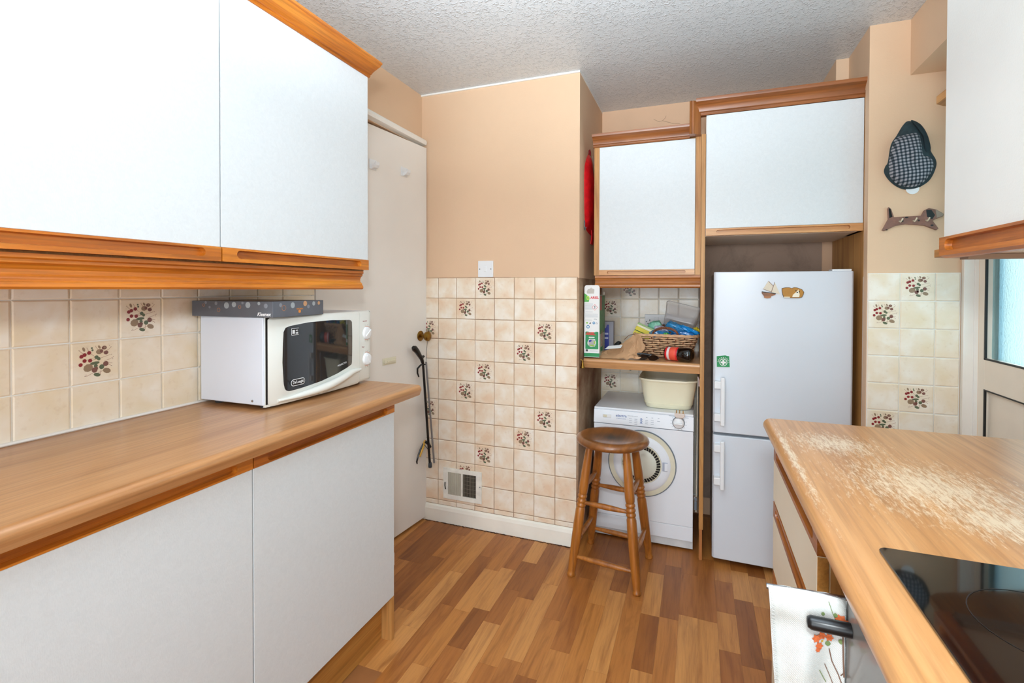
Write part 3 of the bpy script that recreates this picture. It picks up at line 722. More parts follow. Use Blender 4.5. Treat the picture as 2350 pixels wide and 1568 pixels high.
for k in range(11):
    x = mid+.0075+k*.0068; box(b, x, x+.0014, vy-.002, vy+.001, vz0+.024, vz1-.022)
for k in range(5): z = vz0+.045+k*.021; box(b, mid+.004, vx1-.032, vy, vy+.001, z, z+.001)
put('slat', b, plain('dusty_slats_open', (150, 140, 122), .6, var=.2), vt, kind='stuff')
put('catch', tube(new(), [(vx0+.012, vy-.006, .222), (vx0+.013, vy-.009, .205), (vx0+.016, vy-.008, .185)], .0028, 8), void, vt, smooth=True)
put('screw', lathe(new(), [(0, 0), (.003, 0), (.002, .001), (0, .001)], Matrix.Translation((vx1-.009, vy-.004, .222)) @ Matrix.Rotation(pi/2, 4, 'X'), 10), greyp, vt)

# ------------------------------------------------------------------ alcove: tall panels, cupboards, cornices
tag(put('tall_panel', box(new(), .0125, .031, 2.440, 2.94, .145, 1.985), oakZ, bev=.001), 'upright golden oak panel between the tumble dryer and the fridge freezer', 'panel')
tag(put('panel_foot', box(new(), .014, .027, 2.446, 2.94, 0, .144), wood('foot_oak', (140, 80, 36), (168, 100, 48), (186, 120, 62), 2)), 'darker oak foot under the upright panel beside the fridge freezer', 'panel foot')
tag(put('upright_board', box(new(), .643, .661, 2.425, 2.93, .0, 2.085), oakZ, bev=.001), 'tall golden oak board on the far side of the fridge freezer, against the wall', 'board')
tag(put('filler_strip', box(new(), .6405, .6425, 2.412, 2.418, .0, 1.32), whitegloss), 'thin white sealant strip between the fridge panel and the wall tiles', 'sealant strip')
wc = thing('wall_cabinet', 'small white wall cupboard over the cluttered alcove shelf', 'cabinet', (-.24, 2.7, 1.33))
b = new(); box(b, -.4885, -.4625, 2.455, 2.94, 1.335, 1.990); box(b, -.0125, .0115, 2.455, 2.94, 1.335, 1.990); box(b, -.4625, -.0125, 2.475, 2.94, 1.335, 1.352); box(b, -.4625, -.0125, 2.475, 2.94, 1.973, 1.990)
put('carcass', b, oakZ, wc)
put('cupboard_door', box(new(), -.462, -.014, 2.452, 2.470, 1.362, 1.972), white, wc, bev=.001)
put('handle_rail', slot_rail(.448, .026, .020, .04, .014, .014, Matrix.Translation((-.462, 2.470, 1.3355)) @ RY, cy=.014), oakXl, wc)
wc2 = thing('wall_cabinet', 'wide white cupboard above the fridge freezer with lift-up door', 'cabinet', (.335, 2.7, 1.5))
b = new(); box(b, .0312, .047, 2.455, 2.94, 1.512, 2.075); box(b, .626, .6425, 2.455, 2.65, 1.512, 2.075); box(b, .047, .6425, 2.455, 2.94, 1.512, 1.528); box(b, .047, .58, 2.455, 2.94, 2.06, 2.075)
put('carcass', b, plain('pale_board', (226, 206, 186), .5), wc2)
put('cupboard_door', box(new(), .033, .6415, 2.428, 2.446, 1.546, 2.064), white, wc2, bev=.001)
put('handle_rail', slot_rail(.6085, .032, .022, .045, .016, .015, Matrix.Translation((.033, 2.448, 1.513)) @ RY, cy=.017), oakXl, wc2)
def cor(y, z):  # cornice profile in (y,z), front towards -y
    return [(y+.03, z), (y, z), (y-.003, z+.006), (y-.003, z+.011), (y-.009, z+.015), (y-.012, z+.028), (y-.018, z+.038), (y-.026, z+.046), (y-.034, z+.050), (y-.038, z+.053), (y-.040, z+.060), (y-.040, z+.068), (y+.03, z+.068)]
crown('cornice', cor(2.426, 2.066), 0, -.012, .663, 'reddish oak cornice on top of the wide cupboard above the fridge freezer', darkoak)
crown('cornice', [(y, 1.973+(z-1.973)*.85) for y, z in cor(2.450, 1.973)], 0, -.4925, -.040, 'reddish oak cornice on top of the small cupboard above the alcove shelf', darkoak)
vp = [(-.040, 2.450), (-.040, 2.400), (-.034, 2.392), (-.030, 2.398), (-.022, 2.396), (-.014, 2.404), (-.004, 2.412), (.003, 2.418), (.008, 2.424), (.010, 2.438), (.010, 2.450)]
crown('cornice_return', vp, 2, 1.978, 2.128, 'upright piece of reddish oak moulding joining the low and the high cornice', wood('return_oak', (128, 74, 34), (160, 98, 50), (178, 118, 66), 2))
sp = [(2.475, 1.334), (2.455, 1.334), (2.452, 1.322), (2.458, 1.316), (2.461, 1.305), (2.457, 1.296), (2.449, 1.288), (2.449, 1.280), (2.455, 1.273), (2.475, 1.273)]
crown('light_pelmet', sp, 0, -.483, .0115, 'oak pelmet moulding under the small alcove cupboard, above the detergent carton', wood('pelmet_oak', (132, 74, 24), (172, 104, 44), (192, 126, 62), 0))
shelf = worktop  # alcove shelf, front along X
r = .014; pts = [(2.94, .871), (2.448, .871)]+[(2.442+r-r*cos(a), .919-r+r*sin(a)) for a in [i*pi/2/8 for i in range(-3, 9)]]+[(2.94, .919)]
tag(put('alcove_shelf', prism(new(), pts, 0, -.536, .012), wtopA, smooth=True, sharp=.5), 'oak-effect worktop shelf in the alcove above the tumble dryer', 'shelf')
bp = thing('brass_bell', 'small brass bell-shaped fitting on the wall tiles at the shelf corner', 'fitting', (XC+.012, 2.38, .89))
put('bell', lathe(new(), [(.002, .036), (.004, .034), (.006, .022), (.009, .008), (.012, 0), (.010, -.002)], Matrix.Translation((XC+.0195, 2.385, .878)), 16), brass, bp, smooth=True)
put('stem', rod(new(), (XC+.008, 2.385, .918), (XC+.0195, 2.385, .914), .0025, n=8), brass, bp, smooth=True)

# ------------------------------------------------------------------ tumble dryer
dr = thing('tumble_dryer', 'compact white tumble dryer in the alcove behind the stool', 'tumble dryer', (-.254, 2.71, 0))
put('cabinet_body', box(new(), -.494, -.014, 2.522, 2.92, .012, .650), dryerW, dr, bev=.004)
put('lid', box(new(), -.495, -.013, 2.512, 2.92, .650, .662), dryerW, dr, bev=.004)
b = new(); prism(b, [(2.502, .584), (2.522, .584), (2.522, .650), (2.510, .650)], 0, -.495, -.013); put('control_panel', b, dryerW, dr, bev=.001)
put('front_panel', box(new(), -.494, -.014, 2.504, 2.523, .118, .580), dryerW, dr, bev=.0015)
put('lower_panel', box(new(), -.494, -.014, 2.505, 2.522, .048, .1165), dryerW, dr, bev=.0015)
put('kick_plate', box(new(), -.494, -.014, 2.512, 2.524, .010, .046), plain('scuffed_white', (210, 210, 210), .5, var=.25, vs=12), dr)
dc = (-.2545, .401); MD = lambda y: Matrix.Translation((dc[0], y, dc[1])) @ Matrix.Rotation(pi/2, 4, 'X')
def ring(r0, r1, y, t, m, name, n=56):
    b = new(); lathe(b, [(r0, 0), (r0, t), (r1, t), (r1, 0)], MD(y), n)
    return put(name, b, m, dr, smooth=True, sharp=.6)
ring(.160, .165, 2.504, .006, greyp, 'door_rim')
ring(.138, .160, 2.504, .0085, ivory, 'door_ring')
b = new(); lathe(b, [(.138, .0085), (.134, .012), (.122, .016), (.098, .016), (.096, .013), (.0, .013)], MD(2.504), 56); put('door_disc', b, dryerW, dr, smooth=True)
ring(.091, .096, 2.4915, .004, ivory, 'grille_rim')
b = lathe(new(), [(.072, .0005), (.091, .0005), (.091, .001), (.072, .001)], MD(2.4895), 48); put('grille_recess', b, void, dr)
b = new()
for k in range(40):
    a = 2*pi*k/40; p0 = Vector((dc[0]+.0725*cos(a), 2.4885, dc[1]+.0725*sin(a))); a2 = a+.06; p1 = Vector((dc[0]+.092*cos(a2), 2.4885, dc[1]+.092*sin(a2)))
    rod(b, p0, p1, .0011, n=4)
put('grille_bars', b, ivory, dr, kind='stuff')
b = lathe(new(), [(0, .006), (.05, .0055), (.069, .004), (.073, .001), (.073, -.002)], MD(2.4895), 48); put('grille_cap', b, plain('ivory_disc', (222, 222, 208), .4), dr, smooth=True)
b = new(); box(b, dc[0]+.100, dc[0]+.124, 2.4855, 2.489, dc[1]-.022, dc[1]+.022); put('door_latch_recess', b, plain('recess_grey', (176, 182, 196), .5), dr, bev=.002)
b = new(); box(b, dc[0]+.110, dc[0]+.125, 2.4835, 2.4860, dc[1]-.018, dc[1]+.018); put('door_latch', b, dryerW, dr, bev=.002)
kz, ky = .619, 2.505
put('timer_dial', lathe(new(), [(.0, .018), (.020, .0175), (.0245, .014), (.0265, .003), (.0265, 0)], Matrix.Translation((-.082, ky, kz)) @ Matrix.Rotation(pi/2, 4, 'X'), 32), plasticW, dr, smooth=True)
put('dial_skirt', lathe(new(), [(.0265, 0), (.029, 0), (.029, .003), (.0265, .003)], Matrix.Translation((-.082, ky, kz)) @ Matrix.Rotation(pi/2, 4, 'X'), 32), greyp, dr, smooth=True)
put('dial_grip', box(new(), -.102, -.062, 2.480, 2.487, kz-.006, kz+.002), plasticW, dr, bev=.002)
PR = lambda x, z: Matrix.Translation((x, 2.502+(z-.584)*.121-.0008, z)) @ Matrix.Rotation(pi/2-.12, 4, 'X')
b = new()
for k in range(14):
    a = 2*pi*k/14+.2; plate(b, rrect(-.0025, .0025, -.0006, .0006, .0004, 2), PR(-.082+.035*cos(a), kz+.033*sin(a)), .0001)
put('dial_marks', b, greyp, dr, kind='stuff')
text('brand_lettering', 'electra', .0185, blueprint, dr, PR(-.3565, .6265), .0001, .0002, xs=1.05)
text('caption_lettering', 'COMPACT DRYER', .0058, blueprint, dr, PR(-.3565, .6125), .0001)
text('caption_lettering', 'DRYING TIME IN MINUTES', .0042, greyp, dr, PR(-.300, .630), .0001)
b = new()
for cx, n_ in ((-.3105, 3), (-.284, 4), (-.232, 3), (-.205, 3), (-.175, 1)):
    for k in range(n_): plate(b, rrect(-.007, .007, -.0010, .0010, .0005, 2), PR(cx, .6165-k*.0085), .0001)
for cx in (-.232, -.205, -.175): plate(b, rrect(-.0035, .0035, -.0012, .0012, .0005, 2), PR(cx, .630), .0001)
plate(b, rrect(-.017, .017, -.001, .001, .0005, 2), PR(-.110, .648), .0001); plate(b, rrect(-.009, .009, -.001, .001, .0005, 2), PR(-.045, .645), .0001)
put('printed_table', b, plain('pale_grey_print', (160, 170, 184), .5), dr, kind='stuff')
b = new()
for k in range(3): plate(b, [(-.007, -.0022), (.007, -.0022), (.003, .002), (.0008, .0032), (-.0008, .0032), (-.003, .002)], PR(-.258, .620-k*.0092), .0002)
put('load_symbols', b, blueprint, dr)
b = new(); box(b, -.448, -.406, 2.503, 2.5062, .6125, .629); put('power_button_frame', b, plasticW, dr, bev=.001)
b = new(); box(b, -.446, -.428, 2.4995, 2.504, .6145, .627); put('power_button', b, ivory, dr, bev=.001)

# bowl on the dryer
bw = thing('washing_up_bowl', 'cream plastic washing-up bowl on top of the tumble dryer', 'bowl', (-.125, 2.70, .662))
b = new(); rings = []
for (z, e, wv) in ((.0, 0, 0), (.004, .010, 0), (.03, .018, 0), (.10, .030, 0), (.140, .036, 1), (.150, .038, 1), (.151, .044, 1), (.143, .045, 1), (.143, .043, 1), (.147, .038, 1), (.10, .027, 0), (.03, .015, 0), (.008, .006, 0)):
    P = rrect(-.100-e, .100+e, -.100-e*1.3, .110+e*1.3, .045+e*.3, 6)
    rings.append([b.verts.new((x-.136, y+2.69, .6625+z-(.010*max(0, cos(x*16)) if wv and y < 0 else 0)+(.0 if not wv else .004))) for x, y in P])
for A_, B_ in zip(rings, rings[1:]):
    n = len(A_)
    for k in range(n): b.faces.new((A_[k], A_[(k+1) % n], B_[(k+1) % n], B_[k]))
b.faces.new(rings[0]); b.faces.new(rings[-1])
put('bowl_shell', b, cream, bw, smooth=True, sharp=1.2)
put('bowl_ridge', tube(new(), [(x-.136, y+2.69, .690) for x, y in rrect(-.1185, .1185, -.124, .134, .05, 6)], .0012, 6, closed=True), cream, bw, smooth=True)
# plug
pg = thing('mains_plug', 'pale three-pin plug lying pins-up on the front edge of the dryer', 'plug', (-.076, 2.52, .662))
b = new(); prism(b, [(-.100, .655), (-.093, .646), (-.060, .646), (-.053, .655), (-.053, .668), (-.100, .668)], 1, 2.488, 2.5); put('plug_body', b, plain('old_pink_plastic', (222, 208, 198), .4), pg, bev=.002)
for x, z in ((-.092, .682), (-.061, .682), (-.0765, .685)): put('pin', box(new(), x-.002, x+.002, 2.490, 2.496, .668, z), brass, pg)
cord = thing('fishing_rod', 'thin pale rod with line and rings leaning in the gap beside the dryer', 'rod', (.0, 2.50, 0))
put('rod_shaft', tube(new(), [(.0045, 2.500, .848), (.0030, 2.500, .60), (.0015, 2.500, .31), (0, 2.500, .20)], [.002, .002, .0028, .003], 8), plain('pale_rod', (190, 184, 170), .4), cord, smooth=True)
put('hook_eye', tube(new(), [(-.002+.007*cos(a), 2.496, .262+.012*sin(a)) for a in [2*pi*i/14 for i in range(14)]], .0016, 6, closed=True), steel, cord, smooth=True)
put('loop_strap', tube(new(), [(.004, 2.497, .85), (.009, 2.492, .835), (.010, 2.491, .805)], .003, 6), plain('pink_strap', (206, 180, 176), .6), cord, smooth=True)
put('rod_butt', rod(new(), (-.001, 2.500, .27), (-.0015, 2.500, .21), .006, n=8), greyp, cord, smooth=True)
b = tube(new(), [(-.0035, 2.51, .76), (-.009, 2.51, .68), (-.0095, 2.51, .62), (-.006, 2.51, .52), (-.003, 2.51, .40)], .0014, 6)
tag(put('power_cord', b, plain('grey_cord', (108, 112, 110), .5), smooth=True), 'thin grey cord hanging in the dark gap beside the dryer', 'cord')

# ------------------------------------------------------------------ fridge freezer
fr = thing('fridge_freezer', 'tall white fridge freezer with two doors between oak panels', 'fridge', (.345, 2.68, 0))
fx0, fx1 = .070, .614
put('cabinet_body', box(new(), fx0+.002, fx1-.002, 2.475, 2.93, .02, 1.342), fridgeW, fr, bev=.004)
def fdoor(z0, z1, name):
    b = new(); pts = [(fx0, 2.474), (fx0, 2.442), (fx0+.006, 2.434), (fx0+.02, 2.4315), ((fx0+fx1)/2, 2.4295), (fx1-.02, 2.4315), (fx1-.006, 2.434), (fx1, 2.442), (fx1, 2.474)]
    prism(b, pts, 2, z0, z1); return put(name, b, fridgeW, fr, bev=.003, smooth=True, sharp=.5)
fdoor(.611, 1.346, 'fridge_compartment_door'); fdoor(.028, .598, 'freezer_compartment_door')
put('door_gap', box(new(), fx0+.006, fx1-.006, 2.448, 2.476, .59, .62), greyp, fr)
put('top_hinge_cover', box(new(), .535, .606, 2.436, 2.50, 1.346, 1.354), plasticW, fr, bev=.002)
put('kick_plate', box(new(), fx0+.01, fx1-.01, 2.49, 2.50, .0, .028), void, fr)
for z0, z1 in ((.650, .868), (.360, .580)):
    h = put('door_handle', box(new(), .100, .118, 2.392, 2.404, z0, z1), plasticW, fr, bev=.004)
    for z in (z0+.018, z1-.052): put('handle_bracket', box(new(), .074, .104, 2.3995, 2.434, z, z+.034), plasticW, h, bev=.003)

# magnets
def magnet_base(): return 2.4285
ym = 2.4288
mg = thing('fridge_magnet', 'sailing boat fridge magnet with cream sails and wooden hull', 'magnet', (.30, ym, 1.26))
b = new(); plate(b, [(.266, 1.258), (.288, 1.2535), (.322, 1.249), (.319, 1.243), (.304, 1.238), (.301, 1.230), (.287, 1.2275), (.275, 1.231), (.275, 1.237), (.266, 1.250)][::-1], at(0, ym, 0), .004); put('hull', b, wood('hull_wood', (110, 60, 20), (160, 96, 40), (180, 120, 60), 0), mg)
b = new(); plate(b, [(.266, 1.259), (.322, 1.250), (.3215, 1.247), (.266, 1.2555)][::-1], at(0, ym-.0035, 0), .001); put('gunwale', b, black, mg)
sail = plain('cream_sail', (222, 210, 190), .7)
b = new(); plate(b, [(.292, 1.304), (.271, 1.269), (.303, 1.256), (.3105, 1.283)], at(0, ym, 0), .002); put('sail', b, sail, mg)
b = new(); plate(b, [(.317, 1.299), (.304, 1.255), (.338, 1.246)], at(0, ym, 0), .002); put('sail', b, sail, mg)
b = rod(new(), (.3175, ym-.003, 1.300), (.303, ym-.003, 1.253), .0009, n=6); rod(b, (.292, ym-.003, 1.3045), (.311, ym-.003, 1.283), .0008, n=6); rod(b, (.270, ym-.003, 1.2695), (.304, ym-.003, 1.256), .0007, n=6); put('mast', b, plain('mast_brown', (130, 90, 66), .6), mg)
mg = thing('fridge_magnet', 'brown and white crouching puppy fridge magnet beside the boat magnet', 'magnet', (.387, ym, 1.25))
D = [(.344, 1.272), (.350, 1.2745), (.361, 1.2765), (.373, 1.2765), (.383, 1.273), (.392, 1.277), (.404, 1.2755), (.422, 1.268), (.430, 1.256), (.428, 1.246), (.422, 1.233), (.411, 1.230), (.353, 1.230), (.347, 1.245), (.3445, 1.259)][::-1]
b = new(); plate(b, D, at(0, ym, 0), .003); put('puppy_outline', b, plain('dark_brown_enamel', (70, 44, 24), .4), mg)
cxm, czm = .387, 1.253
b = new(); plate(b, [(cxm+(x-cxm)*.95, czm+(z-czm)*.93) for x, z in D], at(0, ym-.003, 0), .0012); put('puppy_coat', b, plain('tan_enamel', (178, 122, 34), .5, var=.1, vs=50), mg)
b = new(); plate(b, [(.408, 1.268), (.409, 1.258), (.413, 1.246), (.411, 1.234), (.385, 1.234), (.387, 1.244), (.395, 1.252), (.404, 1.261)][::-1], at(0, ym-.0042, 0), .0008); plate(b, rrect(.353, .376, 1.2315, 1.2355, .0015, 2), at(0, ym-.0042, 0), .0006); put('muzzle', b, plain('cream_enamel', (236, 228, 206), .5), mg)
b = new()
for x, z, r in ((.3985, 1.262, .0024), (.4115, 1.2575, .0024), (.4035, 1.2545, .0030)): plate(b, circ(x, z, r, 12), at(0, ym-.005, 0), .0006)
put('eyes_and_nose', b, black, mg)
mg = thing('fridge_magnet', 'green first-aid style fridge magnet with a white cross in a circle', 'magnet', (.112, ym+.001, .937))
b = new(); plate(b, [(.085, .912), (.139, .914), (.136, .9635), (.128, .964), (.120, .9665), (.084, .961)], at(0, ym+.003, 0), .0025); put('magnet_sheet', b, greenp, mg)
MY = at(.112, ym+.0004, .934)
b = new(); plate(b, circ(0, 0, .0165, 28), MY, .0003); put('cross_disc', b, paperW, mg)
b = new(); plate(b, circ(0, 0, .0140, 28), MY, .0005); put('cross_field', b, greenp, mg); b = new()
plate(b, [(-.004, -.011), (.004, -.011), (.004, -.004), (.011, -.004), (.011, .004), (.004, .004), (.004, .011), (-.004, .011), (-.004, .004), (-.011, .004), (-.011, -.004), (-.004, -.004)], MY, .0007); plate(b, circ(0, 0, .0162, 4), MY @ Matrix.Translation((0, 0, -.001)), .0001)
put('white_cross', b, paperW, mg)
for k, ch in enumerate('EMERGENCY'):
    a = pi*.97-(pi*.94)*k/8
    text('magnet_lettering', ch, .0068, paperW, mg, MY @ Matrix.Translation((.0215*cos(a), .0215*sin(a), .0003)) @ Matrix.Rotation(a-pi/2, 4, 'Z'), .0001, .0002)

# ------------------------------------------------------------------ stool
st = thing('bar_stool', 'round-seated turned wooden bar stool in front of the tumble dryer', 'stool', (-.36, 2.235, 0))
def stoolseat():
    m, nt, p = newmat('worn_stool_seat')
    mp = coords(nt, (18, 2.5, 18), 0); n = noise(nt, mp, 1, 5, .6, .8)
    r = ramp(nt, [(.3, S((100, 58, 24))), (.55, S((136, 82, 36))), (.75, S((164, 104, 50)))]); nt.links.new(n.outputs['Fac'], r.inputs[0])
    tc = nd(nt, 'ShaderNodeTexCoord'); m2 = nd(nt, 'ShaderNodeMapping'); m2.inputs['Scale'].default_value = (9, 12, 0); nt.links.new(tc.outputs['Object'], m2.inputs[0])
    g = nd(nt, 'ShaderNodeTexGradient', gradient_type='SPHERICAL'); nt.links.new(m2.outputs[0], g.inputs[0])
    n2 = noise(nt, mp, 2, 4); mu = nd(nt, 'ShaderNodeMath', operation='MULTIPLY'); nt.links.new(g.outputs['Fac'], mu.inputs[0]); nt.links.new(n2.outputs['Fac'], mu.inputs[1])
    m4 = nd(nt, 'ShaderNodeMath', operation='MULTIPLY'); m4.inputs[1].default_value = 1.9; m4.use_clamp = True; nt.links.new(mu.outputs[0], m4.inputs[0])
    nt.links.new(mix(nt, r.outputs[0], S((52, 38, 30)), m4.outputs[0]), p.inputs['Base Color']); p.inputs['Roughness'].default_value = .34; p.inputs['Coat Weight'].default_value = .3
    return m
SC = Vector((-.352, 2.205, 0)); zs = .612
SR = .160
b = lathe(new(), [(0, -.010), (.04, -.0095), (.08, -.007), (.115, -.002), (.135, .0), (.148, -.002), (.157, -.008), (.160, -.017), (.157, -.026), (.148, -.032), (.13, -.035), (0, -.035)], None, 64)
seat = put('seat', b, stoolseat(), st, smooth=True, local=True, sharp=1.2); seat.location = (SC.x-st.location.x, SC.y-st.location.y, zs)
feet = {'fl': Vector((-.516, 2.11, 0)), 'fr': Vector((-.226, 2.072, 0)), 'br': Vector((-.205, 2.381, 0)), 'bl': Vector((-.492, 2.42, 0))}
ctr = sum(feet.values(), Vector())/4; top = {}
for k, p in feet.items():
    q = SC+(p-ctr)*.55; q.z = zs-.026; top[k] = q
    m, L = aim(p, q)
    prof = [(.0, 0), (.016, 0), (.0185, .004), (.0185, .010), (.0150, .016), (.0165, .03), (.0185, .07), (.0205, .16), (.0215, .24), (.0205, .300)]
    z0 = .312
    for i in range(3):
        prof += [(.0165, z0), (.0205, z0+.006), (.0205, z0+.011), (.0165, z0+.017)]; z0 += .0195
    prof += [(.0195, z0+.006), (.0205, z0+.02), (.0205, z0+.05), (.019, z0+.11), (.0155, L-.02), (.0145, L)]
    put('leg', lathe(new(), prof, m, 20), stoolw, st, smooth=True)
def legpt(k, z): p, q = feet[k], top[k]; return p.lerp(q, z/q.z)
for a, c, z, z2 in (('fl', 'fr', .088, .088), ('fl', 'fr', .328, .328), ('bl', 'br', .085, .085), ('bl', 'br', .322, .322), ('fl', 'bl', .150, .150), ('fl', 'bl', .395, .395), ('fr', 'br', .150, .150), ('fr', 'br', .395, .395)):
    p, q = legpt(a, z), legpt(c, z2); m, L = aim(p, q)
    put('stretcher', lathe(new(), [(.007, .005), (.0085, .03), (.0115, L*.35), (.0125, L*.5), (.0115, L*.65), (.0085, L-.03), (.007, L-.005)], m, 14), stoolw, st, smooth=True)

# ------------------------------------------------------------------ things on the alcove shelf
ZS = .9192
# detergent carton
dt = thing('detergent_carton', 'tall white and green detergent carton with red lettering at the shelf corner', 'carton', (-.500, 2.54, ZS), radians(3))
b = new(); box(b, -.038, .038, -.098, .11, .006, .315); put('carton', b, plain('carton_side', (176, 184, 168), .5, var=.1), dt, bev=.001, local=True)
b = new(); prism(b, [(-.038, .006), (.038, .006), (.038, .355), (.034, .364), (.028, .367), (-.028, .367), (-.035, .363), (-.038, .355)], 1, -.0995, -.098); put('front_panel', b, paperW, dt, local=True)
W = parent_world(dt)
def AF(x, z, k=0): return Matrix.Translation((x, -.0998-k, z)) @ RY
def AS(y, z, k=0): return Matrix.Translation((.0383+k, y, z)) @ RX
def ap(name, shapes, m, M_=AF, k=0, t=.0003):
    b = new()
    for pts in shapes: plate(b, pts, M_(0, 0, k), t)
    return put(name, b, m, dt, local=True)
ap('green_foot_band', [[(-.038, .008), (.038, .008), (.038, .026), (-.038, .026)]], greenp)
ap('green_panel', [rrect(-.032, .033, .046, .134, .004)], greenp)
ap('pod_picture', [circ(.0, .078, .022, 20, .020, .4), rrect(-.016, .018, .060, .098, .006)], paperW, k=.0003)
ap('pod_swirl', [circ(-.008, .087, .008, 12, .005, .5)], navy, k=.0006); ap('pod_swirl', [circ(.002, .065, .013, 12, .004, -.1), circ(.014, .080, .004, 12, .008)], plain('lime_print', (150, 190, 60), .5), k=.0006)
ap('green_leaf_block', [[(-.038, .283), (-.016, .283), (-.012, .30), (-.020, .312), (-.030, .322), (-.038, .326)]], plain('bright_green_print', (84, 172, 70), .5), k=.0003)
ap('flower_emblem', [circ(-.020+.006*cos(a), .303+.0075*sin(a), .0034, 8) for a in [2*pi*i/6 for i in range(6)]], plain('yellow_green_print', (190, 216, 80), .5), k=.0006)
ap('torn_patch', [[(-.024, .325), (.010, .325), (.012, .345), (.004, .350), (-.002, .350), (-.004, .357), (-.008, .350), (-.020, .347), (-.026, .336)]], plain('grey_board', (196, 190, 182), .7), k=.0001)
text('brand_lettering', 'ARIEL', .0165, redp, dt, W @ AF(.013, .304, .0004), .0001, .0006, shear=.1)
text('brand_lettering', 'ARIEL', .0185, redp, dt, W @ AF(-.006, .123, .0006), .0001, .0009)
ap('white_arc', [rrect(-.016, .018, .131, .136, .002), rrect(-.015, .014, .103, .108, .002)], paperW, k=.0004)
ap('hazard_border', [[(.0, .256), (.0145, .2405), (.029, .256), (.0145, .2715)]], redp, k=.0001); ap('hazard_field', [[(.002, .256), (.0145, .2425), (.027, .256), (.0145, .2695)]], paperW, k=.0003)
text('hazard_mark', '!', .019, black, dt, W @ AF(.0145, .256, .0006), .0001, .0008)
ap('small_print', [rrect(-.034, .006, z, z+.0011, .0004, 1) for z in [.274-.0042*i for i in range(8)]]+[rrect(-.034, .030, z, z+.001, .0004, 1) for z in (.222, .218, .214, .210, .206)]+[rrect(-.032, .004, .232, .2335, .0004, 1)]+[rrect(-.010, .030, z, z+.001, .0004, 1) for z in (.0385, .035)]+[rrect(-.034, .000, .191, .1925, .0004, 1)], plain('pale_small_print', (176, 184, 192), .5))
text('weight_lettering', '560 g', .0066, greyp, dt, W @ AF(.018, .197, .0004), .0001, .0001)
ap('recycling_marks', [circ(-.024, .178, .0052, 6)], plain('leaf_print', (150, 200, 90), .5)); ap('recycling_marks', [circ(-.008, .176, .0052, 7, .003, .7)], black); ap('recycling_marks', [circ(.010, .178, .0068, 16), circ(-.019, .158, .0085, 16)], plain('azure_print', (30, 130, 180), .5)); ap('recycling_marks', [[(.019, .173), (.030, .173), (.0245, .183)]], greyp); ap('white_inlay', [[(.021, .174), (.028, .174), (.0245, .181)], rrect(.006, .014, .176, .180, .001, 2), circ(-.019, .158, .005, 10)], paperW, k=.0003)
ap('black_emblem', [rrect(-.030, -.019, .034, .044, .001, 2)], black)
b = new(); plate(b, [(-.097, .120), (.108, .120), (.108, .314), (-.097, .314)], AS(0, 0), .0003); put('side_print', b, plain('leafy_green_print', (76, 140, 70), .5, var=.45, vs=34), dt, local=True)
b = new(); plate(b, [(-.08, .240), (-.02, .240), (-.02, .314), (-.08, .314)], AS(0, 0, .0003), .0003); put('side_red_print', b, plain('faded_red_print', (176, 66, 56), .5), dt, local=True)
text('side_lettering', 'ARIEL', .035, plain('dull_red_print', (190, 90, 80), .5), dt, W @ AS(-.005, .095, .0004) @ Matrix.Rotation(pi/2, 4, 'Z'), .0002, .001)
b = new(); plate(b, rrect(-.06, .02, .030, .052, .004), AS(0, 0, .0001), .0003); put('side_green_label', b, greenp, dt, local=True)
b = new(); prism(b, [(.10, .315), (.105, .334), (.110, .315)], 0, .030, .038); box(b, -.036, .036, .06, .109, .3155, .317); put('torn_flap', b, plain('torn_board', (214, 206, 190), .7), dt, local=True)
# second box behind
bx = thing('tablet_box', 'smaller torn grey and blue cleaning tablet box behind the detergent carton', 'box', (-.485, 2.80, ZS), radians(5))
b = new(); box(b, -.04, .043, -.035, .04, .0, .165); put('carton', b, plain('shaded_grey_card', (160, 158, 168), .5, var=.1), bx, bev=.001, local=True)
b = new(); prism(b, [(-.04, .165), (-.012, .165), (-.016, .185), (-.020, .192), (-.034, .186)], 1, -.035, -.033); put('torn_lid', b, plain('torn_lid_card', (150, 146, 142), .6), bx, local=True)
b = new(); plate(b, [(-.039, .005), (.018, .005), (.018, .148), (.006, .148), (.002, .130), (-.02, .120), (-.039, .118)], Matrix.Translation((0, -.0352, 0)) @ RY, .0004); put('blue_label', b, navy, bx, local=True)
b = new(); plate(b, rrect(-.03, .014, .092, .102, .001, 2), Matrix.Translation((0, -.0357, 0)) @ RY, .0004); plate(b, rrect(-.03, .014, .068, .078, .001, 2), Matrix.Translation((0, -.0357, 0)) @ RY, .0004); plate(b, rrect(-.02, .014, .010, .014, .001, 2), Matrix.Translation((0, -.0357, 0)) @ RY, .0004); put('white_print', b, plain('lavender_print', (196, 200, 230), .5), bx, local=True)
# paper bag
def crumple(pts_fn, nu, nv, amp, seed, freq=16):
    b = new(); G = []
    for i in range(nu+1):
        row = []
        for j in range(nv+1):
            p = Vector(pts_fn(i/nu, j/nv)); d = Vector([abs(mnoise.noise(p*freq+Vector((seed+7*k, seed, k))))-.25 for k in range(3)])
            q = p+d*amp; q.z = max(q.z, ZS+.0006+.0008*((i+j) % 2)); row.append(b.verts.new(q))
        G.append(row)
    for i in range(nu):
        for j in range(nv): b.faces.new((G[i][j], G[i+1][j], G[i+1][j+1], G[i][j+1]))
    return b
def bagfn(u, v):
    x = -.515+.245*u; y = 2.452+.010*sin(u*3)+.098*(.5-.5*cos(2*pi*v))
    hgt = (.014+.100*max(0, u-.15)**1.1*(1.0 if u < .92 else .9))*(1+.15*sin(9*u))
    z = ZS+hgt*(.5+.5*sin(2*pi*(v-.25)+.0))*(1.25 if v < .5 else 1)+.001
    return (x+.02*sin(2*pi*v)*u, y, z)
